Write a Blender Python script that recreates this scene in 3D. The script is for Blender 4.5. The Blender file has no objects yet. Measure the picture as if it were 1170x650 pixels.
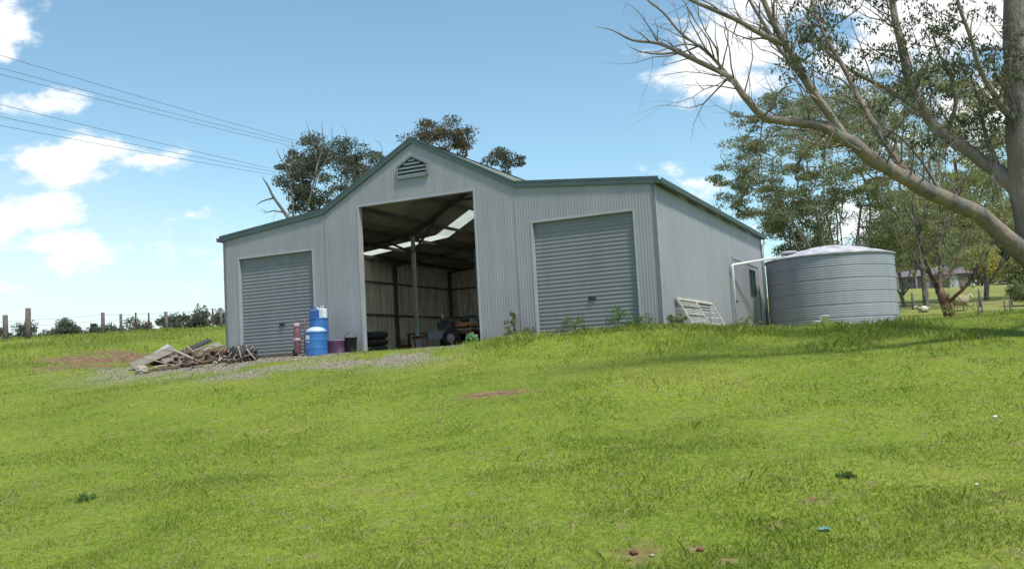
import bpy, math, random
import numpy as np
from mathutils import Vector, Matrix, noise as mnoise
R = math.radians
rng = np.random.default_rng(7)
random.seed(7)
SC = bpy.context.scene
COL = SC.collection

# ------------------------------------------------------------------ camera
PW, PH, FPX = 1170.0, 650.0, 1069.0
PITCH, ROLL, PSI = 0.0847, 0.0551, 0.4337
FLOOR = 0.5246                       # shed floor above the eye; world z = 0 is the shed floor
cam = bpy.data.cameras.new('camera'); camo = bpy.data.objects.new('camera', cam); COL.objects.link(camo)
cam.sensor_width = 36; cam.lens = FPX*36/PW; cam.clip_end = 6000; cam.clip_start = .05
camo.matrix_world = Matrix.Translation((0, 0, -FLOOR)) @ Matrix.Rotation(math.pi/2+PITCH, 4, 'X') @ Matrix.Rotation(-ROLL, 4, 'Z')
SC.camera = camo

def ray(px, py):
    ox, oy = px-PW/2, PH/2-py
    c, s = math.cos(ROLL), math.sin(ROLL)
    a, b = ox*c+oy*s, -ox*s+oy*c
    cp, sp = math.cos(PITCH), math.sin(PITCH)
    return Vector((a, cp*FPX-sp*b, sp*FPX+cp*b))
def U(px, py, Y):
    r = ray(px, py); r = r*(Y/r.y); r.z -= FLOOR
    return r

# ------------------------------------------------------------------ sky, sun, exposure
SUN_EL, SUN_H = 62.0, Vector((.62, -.785)).normalized()
w = bpy.data.worlds.new('World'); SC.world = w; w.use_nodes = True
nt = w.node_tree; nt.nodes.clear()
def N(t, **k):
    n = nt.nodes.new(t)
    for a, b in k.items(): setattr(n, a, b)
    return n
def L(a, b): nt.links.new(a, b)
def M(op, a, b=None, c=None, clamp=False):
    n = N('ShaderNodeMath', operation=op); n.use_clamp = clamp
    for i, v in enumerate((a, b, c)):
        if v is None: continue
        if isinstance(v, (int, float)): n.inputs[i].default_value = v
        else: L(v, n.inputs[i])
    return n.outputs[0]
sky = N('ShaderNodeTexSky', sky_type='NISHITA', sun_disc=False)
sky.sun_elevation = R(SUN_EL); sky.sun_rotation = math.atan2(SUN_H.x, SUN_H.y)
sky.air_density = 1.0; sky.dust_density = 1.2; sky.ozone_density = 1.0; sky.altitude = 300
tint = N('ShaderNodeMix', data_type='RGBA', blend_type='MULTIPLY'); tint.inputs[0].default_value = 1
L(sky.outputs[0], tint.inputs[6]); tint.inputs[7].default_value = (.83, .985, .905, 1)
geo = N('ShaderNodeNewGeometry')
tc = N('ShaderNodeTexCoord'); sep = N('ShaderNodeSeparateXYZ'); L(tc.outputs['Generated'], sep.inputs[0])
X_, Y_, Z_ = sep.outputs
ys = M('MAXIMUM', Y_, .05)
P_ = M('DIVIDE', X_, ys); Q_ = M('DIVIDE', Z_, ys)
cmb = N('ShaderNodeCombineXYZ'); L(P_, cmb.inputs[0]); L(M('MULTIPLY', Q_, 1.7), cmb.inputs[1])
nz = N('ShaderNodeTexNoise'); nz.inputs['Scale'].default_value = 9; nz.inputs['Detail'].default_value = 9; nz.inputs['Roughness'].default_value = .62
L(cmb.outputs[0], nz.inputs['Vector'])
nz2 = N('ShaderNodeTexNoise'); nz2.inputs['Scale'].default_value = 30; nz2.inputs['Detail'].default_value = 6
L(cmb.outputs[0], nz2.inputs['Vector'])
# clouds: (px, py, half width, half height, weight) in the photograph, turned into sky directions
CL = [(8, 28, 38, 28, 1), (-12, 58, 34, 20, .9), (62, 182, 52, 22, 1), (115, 168, 66, 20, .95), (55, 118, 44, 13, .7), (175, 182, 40, 14, .8),
      (22, 250, 62, 20, 1), (60, 278, 70, 14, .8), (-60, 275, 90, 30, 1), (215, 246, 26, 8, .55), (130, 290, 90, 22, .35),
      (800, 70, 62, 30, 1), (835, 100, 48, 22, .9), (850, 50, 60, 26, .8), (910, 5, 110, 34, .9), (1080, 35, 130, 50, 1), (1120, 130, 90, 40, .8), (1000, 260, 110, 34, .6),
      (800, 225, 30, 18, .35)]
mx = None
for (cx, cy, rx, ry, wt) in CL:
    d = ray(cx, cy); p0, q0 = d.x/d.y, d.z/d.y
    a = M('DIVIDE', M('SUBTRACT', P_, p0), rx/FPX); b = M('DIVIDE', M('SUBTRACT', Q_, q0), ry/FPX)
    rr = M('SQRT', M('ADD', M('MULTIPLY', a, a), M('MULTIPLY', b, b)))
    v = M('MULTIPLY', M('SUBTRACT', 1.25, rr), wt)
    mx = v if mx is None else M('MAXIMUM', mx, v)
mx = M('MAXIMUM', mx, -1.0)
den = M('ADD', M('MULTIPLY', mx, .55), M('ADD', M('MULTIPLY', M('SUBTRACT', nz.outputs[0], .5), 2.6), M('MULTIPLY', M('SUBTRACT', nz2.outputs[0], .5), .35)))
mr = N('ShaderNodeMapRange', interpolation_type='SMOOTHSTEP'); L(den, mr.inputs[0]); mr.inputs[1].default_value = -.02; mr.inputs[2].default_value = .45
front = M('GREATER_THAN', Y_, .06)
cm = M('MULTIPLY', mr.outputs[0], front)
# thin veil towards the left horizon
veil = N('ShaderNodeMapRange', interpolation_type='SMOOTHSTEP'); L(M('ADD', Q_, M('MULTIPLY', P_, .30)), veil.inputs[0])
veil.inputs[1].default_value = .17; veil.inputs[2].default_value = -.12; veil.inputs[3].default_value = 0; veil.inputs[4].default_value = .75
vn = M('MULTIPLY', veil.outputs[0], M('ADD', M('MULTIPLY', nz.outputs[0], .5), .75), clamp=True)
m1 = N('ShaderNodeMix', data_type='RGBA'); L(vn, m1.inputs[0]); L(tint.outputs[2], m1.inputs[6]); m1.inputs[7].default_value = (4.45, 4.8, 4.95, 1)
m2 = N('ShaderNodeMix', data_type='RGBA'); L(cm, m2.inputs[0]); L(m1.outputs[2], m2.inputs[6]); m2.inputs[7].default_value = (5.5, 5.55, 5.6, 1)
bg = N('ShaderNodeBackground'); bg.inputs[1].default_value = .105; L(m2.outputs[2], bg.inputs[0])
ow = N('ShaderNodeOutputWorld'); L(bg.outputs[0], ow.inputs[0])
sl = bpy.data.lights.new('sun', 'SUN'); sl.energy = 2.35; sl.angle = R(7); sl.color = (1, .95, .86)
so = bpy.data.objects.new('sun', sl); COL.objects.link(so)
sd = Vector((SUN_H.x*math.cos(R(SUN_EL)), SUN_H.y*math.cos(R(SUN_EL)), math.sin(R(SUN_EL))))
so.rotation_euler = (-sd).to_track_quat('-Z', 'Y').to_euler(); so.location = (0, 0, 60)
SC.view_settings.view_transform = 'Standard'; SC.view_settings.look = 'None'
SC.view_settings.gamma = 1; SC.view_settings.exposure = 1.0; SC.view_settings.use_curve_mapping = False
SC.cycles.max_bounces = 8; SC.cycles.transparent_max_bounces = 8

# ------------------------------------------------------------------ materials
def ramp_mat(name, cols, scale=4, rough=.7, metal=0, detail=6, bump=0, bscale=60, attr=None, aw=.5, trans=0, spec=.5, stretch=None, dist=0, big=None):
    """cols: 2-4 colours spread over a noise; attr: per-face value mixed with the noise"""
    m = bpy.data.materials.new(name); m.use_nodes = True; t = m.node_tree; n = t.nodes; b = n['Principled BSDF']
    b.inputs['Roughness'].default_value = rough; b.inputs['Metallic'].default_value = metal; b.inputs['Specular IOR Level'].default_value = spec
    tcn = n.new('ShaderNodeTexCoord'); mp = n.new('ShaderNodeMapping'); t.links.new(tcn.outputs['Object'], mp.inputs[0])
    if stretch: mp.inputs['Scale'].default_value = stretch
    no = n.new('ShaderNodeTexNoise'); no.inputs['Scale'].default_value = scale; no.inputs['Detail'].default_value = detail; no.inputs['Distortion'].default_value = dist
    t.links.new(mp.outputs[0], no.inputs['Vector'])
    src = no.outputs[0]
    if attr:
        at = n.new('ShaderNodeAttribute'); at.attribute_name = attr
        mm = n.new('ShaderNodeMix'); mm.data_type = 'FLOAT'; mm.inputs[0].default_value = aw
        t.links.new(no.outputs[0], mm.inputs[2]); t.links.new(at.outputs['Fac'], mm.inputs[3]); src = mm.outputs[0]
    cr = n.new('ShaderNodeValToRGB'); e = cr.color_ramp.elements
    ps = [.3+.4*i/max(1, len(cols)-1) for i in range(len(cols))]
    if attr: ps = [.12+.76*i/max(1, len(cols)-1) for i in range(len(cols))]
    while len(e) < len(cols): e.new(.5)
    for i, c in enumerate(cols): e[i].position = ps[i]; e[i].color = (*c, 1)
    t.links.new(src, cr.inputs[0]); colout = cr.outputs[0]
    t.links.new(colout, b.inputs['Base Color'])
    if bump:
        n2 = n.new('ShaderNodeTexNoise'); n2.inputs['Scale'].default_value = bscale; n2.inputs['Detail'].default_value = 5
        t.links.new(mp.outputs[0], n2.inputs['Vector'])
        bp = n.new('ShaderNodeBump'); bp.inputs['Strength'].default_value = bump; bp.inputs['Distance'].default_value = .02
        t.links.new(n2.outputs[0], bp.inputs['Height']); t.links.new(bp.outputs[0], b.inputs['Normal'])
    if trans:
        tr = n.new('ShaderNodeBsdfTranslucent'); t.links.new(colout, tr.inputs[0])
        mx_ = n.new('ShaderNodeMixShader'); mx_.inputs[0].default_value = trans
        t.links.new(b.outputs[0], mx_.inputs[1]); t.links.new(tr.outputs[0], mx_.inputs[2])
        t.links.new(mx_.outputs[0], n['Material Output'].inputs[0])
    return m
def tone(c, d): return tuple(max(0, x*d) for x in c)
def simple(name, c, rough=.6, metal=0, var=.2, scale=6, bump=.15, **k):
    return ramp_mat(name, [tone(c, 1-var), c, tone(c, 1+var)], scale=scale, rough=rough, metal=metal, bump=bump, **k)

def wall_mat(name, c, var=.11):
    """painted sheet: rain streaks, faint sheet-to-sheet tone, dust low down"""
    m = bpy.data.materials.new(name); m.use_nodes = True; t = m.node_tree; n = t.nodes; b = n['Principled BSDF']
    b.inputs['Roughness'].default_value = .42; b.inputs['Specular IOR Level'].default_value = .45
    tcn = n.new('ShaderNodeTexCoord'); mp = n.new('ShaderNodeMapping'); mp.inputs['Scale'].default_value = (3.2, 3.2, .28); t.links.new(tcn.outputs['Object'], mp.inputs[0])
    a = n.new('ShaderNodeTexNoise'); a.inputs['Scale'].default_value = 1.6; a.inputs['Detail'].default_value = 6; t.links.new(mp.outputs[0], a.inputs[0])
    a2 = n.new('ShaderNodeTexNoise'); a2.inputs['Scale'].default_value = .5; a2.inputs['Detail'].default_value = 3; t.links.new(tcn.outputs['Object'], a2.inputs[0])
    cr = n.new('ShaderNodeValToRGB'); e = cr.color_ramp.elements
    e[0].position = .3; e[0].color = (*tone(c, 1-var*1.6), 1); e[1].position = .7; e[1].color = (*tone(c, 1+var), 1)
    ad = n.new('ShaderNodeMix'); ad.data_type = 'FLOAT'; ad.inputs[0].default_value = .5; t.links.new(a.outputs[0], ad.inputs[2]); t.links.new(a2.outputs[0], ad.inputs[3]); t.links.new(ad.outputs[0], cr.inputs[0])
    sx = n.new('ShaderNodeSeparateXYZ'); t.links.new(tcn.outputs['Object'], sx.inputs[0])
    lo = n.new('ShaderNodeMapRange'); lo.inputs[1].default_value = .5; lo.inputs[2].default_value = -.05; lo.inputs[4].default_value = .85; t.links.new(sx.outputs[2], lo.inputs[0])
    mu = n.new('ShaderNodeMath'); mu.operation = 'MULTIPLY'; t.links.new(lo.outputs[0], mu.inputs[0]); t.links.new(a.outputs[0], mu.inputs[1])
    mxx = n.new('ShaderNodeMix'); mxx.data_type = 'RGBA'; t.links.new(mu.outputs[0], mxx.inputs[0]); t.links.new(cr.outputs[0], mxx.inputs[6]); mxx.inputs[7].default_value = (.20, .16, .11, 1)
    stn = n.new('ShaderNodeTexNoise'); stn.inputs['Scale'].default_value = 2.4; stn.inputs['Detail'].default_value = 8; t.links.new(mp.outputs[0], stn.inputs[0])
    stain = n.new('ShaderNodeValToRGB'); stain.color_ramp.elements[0].position = .35; stain.color_ramp.elements[0].color = (.46, .42, .37, 1); stain.color_ramp.elements[1].position = .6; stain.color_ramp.elements[1].color = (.78, .76, .72, 1); t.links.new(stn.outputs[0], stain.inputs[0])
    gg = n.new('ShaderNodeNewGeometry'); bk_ = n.new('ShaderNodeMix'); bk_.data_type = 'RGBA'   # unpainted beige primer on the back of the sheet
    t.links.new(gg.outputs['Backfacing'], bk_.inputs[0]); t.links.new(mxx.outputs[2], bk_.inputs[6]); t.links.new(stain.outputs[0], bk_.inputs[7])
    t.links.new(bk_.outputs[2], b.inputs['Base Color'])
    return m

MAT = dict(
    wall=wall_mat('grey painted sheet', (.285, .284, .308)),
    door=wall_mat('blue grey door sheet', (.19, .20, .222), .09),
    trim=simple('green grey trim', (.055, .085, .085), .45, var=.12, scale=2, bump=0),
    flash=simple('pale flashing', (.33, .335, .365), .45, var=.08, scale=2, bump=0),
    vent=simple('vent blade grey green', (.16, .185, .20), .5, var=.1, bump=0),
    dark=simple('painted void black', (.012, .012, .013), .9, var=.2, bump=0),  # near-black that stands in for shade behind the vent blades
    steel=simple('galvanised steel', (.45, .49, .51), .5, 0, var=.15, scale=3, bump=0),
    frame=simple('dark steel frame', (.10, .095, .09), .65, .1, var=.2, scale=3, bump=0),
    lining=simple('dusty roof underside', (.38, .36, .33), .85, var=.3, scale=.8, bump=0),
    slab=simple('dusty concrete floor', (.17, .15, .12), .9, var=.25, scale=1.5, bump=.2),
    tank=simple('blue grey tank sheet', (.27, .28, .315), .55, 0, var=.10, scale=1.2, bump=0, stretch=(2, 2, .3)),
    tankroof=simple('weathered white tank roof', (.44, .43, .46), .6, var=.38, scale=2.5, bump=.2),
    pvc=simple('white plastic pipe', (.62, .62, .60), .45, var=.08, bump=0),
    glass=simple('dark window glass', (.012, .013, .015), .25, var=.1, bump=0),
    white=simple('white plastic', (.68, .70, .70), .4, var=.06, bump=0),
    blue=simple('blue plastic drum', (.035, .14, .40), .38, var=.15, scale=5, bump=0),
    darkblue=simple('deep blue plastic', (.02, .07, .24), .4, var=.2, bump=0),
    paleblue=simple('pale blue lid', (.42, .52, .66), .5, var=.1, bump=0),
    purple=simple('faded purple plastic', (.27, .12, .30), .55, var=.15, bump=0),
    black=simple('black plastic', (.02, .02, .023), .5, var=.3, bump=0),
    rubber=simple('black rubber', (.022, .021, .02), .8, var=.3, bump=.2),
    maroon=simple('faded maroon paint', (.17, .075, .09), .6, var=.25, scale=12, bump=.1),
    pinkgrey=simple('pink grey paint', (.38, .25, .27), .6, var=.2, scale=12, bump=.1),
    rust=simple('rusty steel', (.16, .065, .035), .8, .1, var=.4, scale=10, bump=.3),
    orange=simple('faded orange paint', (.34, .12, .05), .6, var=.25, scale=10),
    wood=simple('weathered grey timber', (.20, .175, .15), .85, var=.3, scale=4, bump=.4, stretch=(1, 1, 8)),
    paleplank=simple('bleached timber', (.31, .28, .235), .85, var=.22, scale=4, bump=.4),
    brownwood=simple('brown timber', (.13, .075, .045), .85, var=.35, scale=5, bump=.4),
    bone=simple('bleached dead stick', (.36, .29, .25), .85, var=.25, scale=9, bump=.3),
    tarp=simple('charcoal tarpaulin', (.035, .037, .042), .6, var=.3, scale=5, bump=.3),
    sheetmetal=simple('old zinc sheet', (.22, .235, .26), .5, .35, var=.25, scale=3, bump=.1),
    post=simple('grey fence post', (.115, .095, .085), .9, var=.35, scale=9, bump=.4),
    wire=simple('dull wire', (.09, .09, .10), .6, .4, var=.2, bump=0),
    cable=simple('power cable', (.17, .18, .20), .6, var=.1, bump=0),
    rock=simple('pale rock', (.36, .31, .26), .9, var=.2, scale=5, bump=.5),
    wool=simple('sheep wool', (.30, .24, .15), .95, var=.2, scale=14, bump=.6),
    woolwhite=simple('white sheep face', (.66, .63, .57), .95, var=.1, scale=14, bump=.3),
    housewall=simple('far house wall', (.17, .125, .115), .8, var=.2),
    houseroof=simple('far house roof', (.15, .115, .13), .7, var=.15, scale=1),
    trap=simple('pale lattice timber', (.42, .39, .36), .85, var=.3, scale=8, bump=.3),
    teal=simple('faded teal plastic', (.14, .30, .28), .6, var=.2, bump=0),
)
def skylight_mat():
    m = bpy.data.materials.new('translucent roof sheet'); m.use_nodes = True; t = m.node_tree; n = t.nodes
    b = n['Principled BSDF']; b.inputs['Base Color'].default_value = (.75, .77, .66, 1); b.inputs['Roughness'].default_value = .5
    tcn = n.new('ShaderNodeTexCoord'); no = n.new('ShaderNodeTexNoise'); no.inputs['Scale'].default_value = 3; t.links.new(tcn.outputs['Object'], no.inputs[0])
    cr = n.new('ShaderNodeValToRGB'); cr.color_ramp.elements[0].color = (.55, .57, .42, 1); cr.color_ramp.elements[1].color = (.9, .92, .82, 1); t.links.new(no.outputs[0], cr.inputs[0])
    tr = n.new('ShaderNodeBsdfTranslucent'); t.links.new(cr.outputs[0], tr.inputs[0])
    mm = n.new('ShaderNodeMixShader'); mm.inputs[0].default_value = .8
    t.links.new(b.outputs[0], mm.inputs[1]); t.links.new(tr.outputs[0], mm.inputs[2]); t.links.new(mm.outputs[0], n['Material Output'].inputs[0])
    return m
MAT['skylight'] = skylight_mat()
def bark(name, cols, scale=5):
    m = ramp_mat(name, cols, scale=scale, rough=.92, bump=1.0, bscale=16, stretch=(1, 1, .35), spec=.15, detail=9, dist=.6)
    for n in m.node_tree.nodes:
        if n.type == 'BUMP': n.inputs['Distance'].default_value = .05
    return m
MAT['bark_big'] = bark('gum bark grey brown', [(.115, .105, .10), (.19, .17, .155), (.26, .195, .155), (.30, .28, .26)], 2.6)
MAT['bark_grey'] = bark('grey bark', [(.09, .08, .072), (.16, .14, .125), (.25, .225, .20)])
MAT['bark_red'] = bark('bark, rust red on the lower trunk', [(.07, .052, .055), (.13, .095, .09), (.19, .14, .125)])
def _redfoot(m):
    t = m.node_tree; n = t.nodes; b = n['Principled BSDF']; src = b.inputs['Base Color'].links[0].from_socket
    c = n.new('ShaderNodeTexCoord'); x = n.new('ShaderNodeSeparateXYZ'); t.links.new(c.outputs['Object'], x.inputs[0])
    r_ = n.new('ShaderNodeMapRange'); r_.inputs[1].default_value = 1.9; r_.inputs[2].default_value = .9; t.links.new(x.outputs[2], r_.inputs[0])
    mm = n.new('ShaderNodeMix'); mm.data_type = 'RGBA'; mm.blend_type = 'MULTIPLY'; t.links.new(r_.outputs[0], mm.inputs[0]); t.links.new(src, mm.inputs[6]); mm.inputs[7].default_value = (1.4, .85, .62, 1)
    t.links.new(mm.outputs[2], b.inputs['Base Color'])
_redfoot(MAT['bark_red'])
MAT['bark_dead'] = bark('dead wood', [(.10, .085, .08), (.17, .15, .14)])
def leafm(name, cols): return ramp_mat(name, cols, scale=.6, rough=.55, attr='var', aw=.65, trans=.42, spec=.3)
MAT['leaf_gum'] = leafm('gum leaves', [(.105, .12, .060), (.20, .215, .10), (.30, .305, .15)])
MAT['leaf_olive'] = leafm('olive leaves', [(.15, .165, .065), (.25, .265, .105), (.36, .36, .16)])
MAT['leaf_dark'] = leafm('dark blue green leaves', [(.058, .070, .055), (.11, .125, .09), (.18, .19, .12)])
MAT['leaf_old'] = leafm('dark old gum leaves', [(.035, .046, .024), (.085, .10, .048), (.15, .155, .08)])
MAT['leaf_brown'] = leafm('leaves with rusty blossom', [(.055, .065, .035), (.12, .105, .06), (.18, .13, .07)])
MAT['leaf_yellow'] = leafm('yellow wattle', [(.22, .22, .05), (.42, .38, .09), (.58, .50, .15)])
MAT['leaf_fresh'] = leafm('fresh weed leaves', [(.05, .10, .02), (.10, .18, .035), (.17, .25, .06)])
MAT['leaf_pale'] = leafm('pale green leaves', [(.16, .30, .13), (.26, .42, .20), (.36, .52, .28)])

# ------------------------------------------------------------------ mesh helpers
class MB:
    def __init__(s): s.v = []; s.f = []; s.n = 0; s.smooth = []
    def add(s, verts, faces, smooth=False):
        k = s.n; s.v.extend([tuple(x) for x in verts]); s.f.extend([tuple(i+k for i in f) for f in faces]); s.smooth.extend([smooth]*len(faces)); s.n += len(verts); return s
    def box(s, a, b):
        (x0, y0, z0), (x1, y1, z1) = a, b
        x0, x1 = sorted((x0, x1)); y0, y1 = sorted((y0, y1)); z0, z1 = sorted((z0, z1))
        return s.add([(x0,y0,z0),(x1,y0,z0),(x1,y1,z0),(x0,y1,z0),(x0,y0,z1),(x1,y0,z1),(x1,y1,z1),(x0,y1,z1)], [(0,3,2,1),(4,5,6,7),(0,1,5,4),(1,2,6,5),(2,3,7,6),(3,0,4,7)])
    def bar(s, p, q, w, h, up=(0, 0, 1)):
        p, q = Vector(p), Vector(q); d = (q-p).normalized(); u = Vector(up)
        if abs(d.dot(u)) > .98: u = Vector((1, 0, 0))
        a = d.cross(u).normalized()*w/2; b = a.cross(d).normalized()*h/2
        vs = [p-a-b, p+a-b, p+a+b, p-a+b, q-a-b, q+a-b, q+a+b, q-a+b]
        return s.add(vs, [(0,1,2,3),(7,6,5,4),(0,4,5,1),(1,5,6,2),(2,6,7,3),(3,7,4,0)])
    def tube(s, pts, rad, n=8, cap=True):
        pts = [Vector(p) for p in pts]
        if not hasattr(rad, '__len__'): rad = [rad]*len(pts)
        vs = []; fs = []; prev = None
        for i, p in enumerate(pts):
            d = (pts[min(i+1, len(pts)-1)]-pts[max(i-1, 0)])
            d = d.normalized() if d.length > 1e-9 else Vector((0, 0, 1))
            if prev is None: a = d.orthogonal().normalized()
            else:
                a = prev-d*prev.dot(d); a = a.normalized() if a.length > 1e-6 else d.orthogonal().normalized()
            prev = a; b = d.cross(a)
            for k in range(n):
                t = 2*math.pi*k/n; vs.append(p+(a*math.cos(t)+b*math.sin(t))*rad[i])
        for i in range(len(pts)-1):
            for k in range(n):
                fs.append((i*n+k, i*n+(k+1) % n, (i+1)*n+(k+1) % n, (i+1)*n+k))
        if cap: fs.append(tuple(range(n-1, -1, -1))); fs.append(tuple((len(pts)-1)*n+k for k in range(n)))
        return s.add(vs, fs, True)
    def lathe(s, prof, n=32, c=(0, 0, 0)):
        vs = []; fs = []
        for r, z in prof:
            for k in range(n):
                t = 2*math.pi*k/n; vs.append((c[0]+r*math.cos(t), c[1]+r*math.sin(t), c[2]+z))
        for i in range(len(prof)-1):
            for k in range(n): fs.append((i*n+k, i*n+(k+1) % n, (i+1)*n+(k+1) % n, (i+1)*n+k))
        return s.add(vs, fs, True)
    def blob(s, c, r, seed=0, amp=.15, n=14, m=9, fr=2.0):
        vs = []; fs = []; c = Vector(c)
        for i in range(m+1):
            th = math.pi*i/m
            for k in range(n):
                ph = 2*math.pi*k/n
                d = Vector((math.sin(th)*math.cos(ph), math.sin(th)*math.sin(ph), math.cos(th)))
                q = 1+amp*mnoise.noise(d*fr+Vector((seed*7.3, seed, 0)))*2
                vs.append(c+Vector((d.x*r[0], d.y*r[1], d.z*r[2]))*q)
        for i in range(m):
            for k in range(n): fs.append((i*n+k, (i+1)*n+k, (i+1)*n+(k+1) % n, i*n+(k+1) % n))
        return s.add(vs, fs, True)
    def build(s, name, mat, parent=None, loc=None, bevel=0):
        me = bpy.data.meshes.new(name); me.from_pydata(s.v, [], s.f)
        if s.smooth: me.polygons.foreach_set('use_smooth', s.smooth)
        me.materials.append(MAT[mat] if isinstance(mat, str) else mat); me.update()
        o = bpy.data.objects.new(name, me); COL.objects.link(o)
        if parent: o.parent = parent
        if loc: o.location = loc
        if bevel:
            md = o.modifiers.new('bevel', 'BEVEL'); md.width = bevel; md.segments = 2; md.limit_method = 'ANGLE'
        return o
def tag(o, label=None, cat=None, group=None, kind=None):
    if label: o['label'] = label
    if cat: o['category'] = cat
    if group: o['group'] = group
    if kind: o['kind'] = kind
    return o
def empty(name, loc=(0, 0, 0), rz=0):
    o = bpy.data.objects.new(name, None); COL.objects.link(o); o.location = loc; o.rotation_euler = (0, 0, rz); o.empty_display_size = .3
    return o
def soup(name, V, nper, mat, parent=None, var=None, smooth=False):
    """V: (n*nper,3) vertices of n separate faces"""
    n = len(V)//nper
    me = bpy.data.meshes.new(name); me.vertices.add(len(V)); me.vertices.foreach_set('co', V.astype(np.float32).ravel())
    me.loops.add(n*nper); me.loops.foreach_set('vertex_index', np.arange(n*nper, dtype=np.int32))
    me.polygons.add(n); me.polygons.foreach_set('loop_start', np.arange(0, n*nper, nper, dtype=np.int32))
    me.update(calc_edges=True)
    if var is not None:
        a = me.attributes.new('var', 'FLOAT', 'FACE'); a.data.foreach_set('value', var.astype(np.float32))
    me.materials.append(MAT[mat] if isinstance(mat, str) else mat)
    o = bpy.data.objects.new(name, me); COL.objects.link(o)
    if parent: o.parent = parent
    return o

# ------------------------------------------------------------------ shed frame of reference
X0, Y0 = -8.3817, 27.2094
W, UK, HK, HP, DA, DB, HD, OC, OH, LEN, H = 13.05, 3.593, 3.964, 5.55, .558, 3.165, 2.934, 4.766, 3.955, 13.65, 3.6
eu = Vector((math.cos(PSI), -math.sin(PSI), 0)); ev = Vector((math.sin(PSI), math.cos(PSI), 0))
def F(u, v, h=0): return Vector((X0, Y0, 0))+eu*u+ev*v+Vector((0, 0, h))
def hit_v(px, py, v):
    """where the ray through a photo pixel meets the plane v = const: (u, h)"""
    r = ray(px, py); o = Vector((0, 0, -FLOOR)); t = (v-(o-Vector((X0, Y0, 0))).dot(ev))/r.dot(ev); p = o+r*t
    return (p-Vector((X0, Y0, 0))).dot(eu), p.z
def hit_u(px, py, u):
    r = ray(px, py); o = Vector((0, 0, -FLOOR)); t = (u-(o-Vector((X0, Y0, 0))).dot(eu))/r.dot(eu); p = o+r*t
    return (p-Vector((X0, Y0, 0))).dot(ev), p.z

# ------------------------------------------------------------------ terrain
def ss(a, b, x):
    t = np.clip((x-a)/(b-a), 0, 1); return t*t*(3-2*t)
def vnoise(x, y, f, seed=0):
    """cheap smooth value noise"""
    x = x*f+seed*17.13; y = y*f+seed*5.71
    xi = np.floor(x); yi = np.floor(y); fx = x-xi; fy = y-yi; fx = fx*fx*(3-2*fx); fy = fy*fy*(3-2*fy)
    def h(a, b):
        v = np.sin(a*127.1+b*311.7+seed*74.7)*43758.5453; return v-np.floor(v)
    return (h(xi, yi)*(1-fx)+h(xi+1, yi)*fx)*(1-fy)+(h(xi, yi+1)*(1-fx)+h(xi+1, yi+1)*fx)*fy
def uv_of(x, y):
    dx, dy = x-X0, y-Y0
    return dx*eu.x+dy*eu.y, dx*ev.x+dy*ev.y
def terrain(x, y):
    x = np.asarray(x, float); y = np.asarray(y, float)
    u, v = uv_of(x, y)
    s = .5*((v+21.2)+y)
    z = np.interp(s, [-60, -5, 3, 7, 10, 14, 18, 21, 23.5, 40], [-3.2, -2.3, -2.15, -2.06, -1.72, -1.16, -.52, -.13, -.01, 0])
    # soft rounding of the profile
    z = z+.03*np.sin(s*.9)*ss(5, 8, s)*(1-ss(18, 21, s))
    far_r = np.interp(y, [36, 42, 50, 60, 80, 120, 180, 400, 2500], [0, .15, .75, 1.65, 3.3, 6.1, 9.2, 15, 40])
    far_l = np.interp(y, [24, 27, 30, 36, 45, 52, 70, 110, 200, 2500], [0, .25, .75, 1.35, 1.98, 2.05, 1.5, -.5, -3, -20])
    lm = 1-ss(-13.5, -8.8, x-.12*(y-28))
    lm = np.where(y > 45, 1-ss(-14+(y-45)*.1, -3+(y-45)*.35, x), lm)
    z = z+far_r*(1-lm)+far_l*lm
    # flat pad under and round the shed
    du = np.maximum(np.maximum(-u, u-W), 0); dv = np.maximum(np.maximum(-v, v-LEN), 0)
    dd = np.hypot(du, dv)
    pad = 1-ss(.6, 3.2, dd)
    z = z*(1-pad)
    b = (vnoise(x, y, .33, 1)-.5)*.16+(vnoise(x, y, 1.1, 2)-.5)*.07+(vnoise(x, y, 3.1, 3)-.5)*.025
    z = z+b*(1-pad)*np.clip(1, 0, 1)+(vnoise(x, y, .05, 4)-.5)*.6*ss(50, 90, y)
    # low bank of soil and grass before the right half of the front
    z = z+.10*np.exp(-((v+1.5)/1.1)**2)*ss(8.0, 9.5, u)*(1-ss(15, 20, u))
    # inside the shed keep clear of the slab
    ins = (u > .02) & (u < W-.02) & (v > .02) & (v < LEN-.02)
    return np.where(ins, -.06, z)
def TZ(x, y): return float(terrain(np.array([x]), np.array([y]))[0])
def gravel(x, y):
    u, v = uv_of(x, y)
    g = ss(-1.5, 1.2, u)*(1-ss(7.6, 9.8, u))*ss(-6.6+.12*u, -3.6+.12*u, v)*(1-ss(.5, 1.2, v))
    n = vnoise(x, y, .9, 11)*.6+vnoise(x, y, 2.6, 12)*.4
    g = g*np.clip((n-.24)*2.6, 0, 1)
    # worn wheel tracks lower down
    g2 = np.exp(-((v+4.6+.25*(u-3))/.75)**2)*ss(-6, 0, u)*(1-ss(5.5, 8.5, u))*np.clip((n-.34)*3, 0, 1)*.85
    return np.clip(np.maximum(g, g2), 0, 1)
PATCH = []
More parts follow.
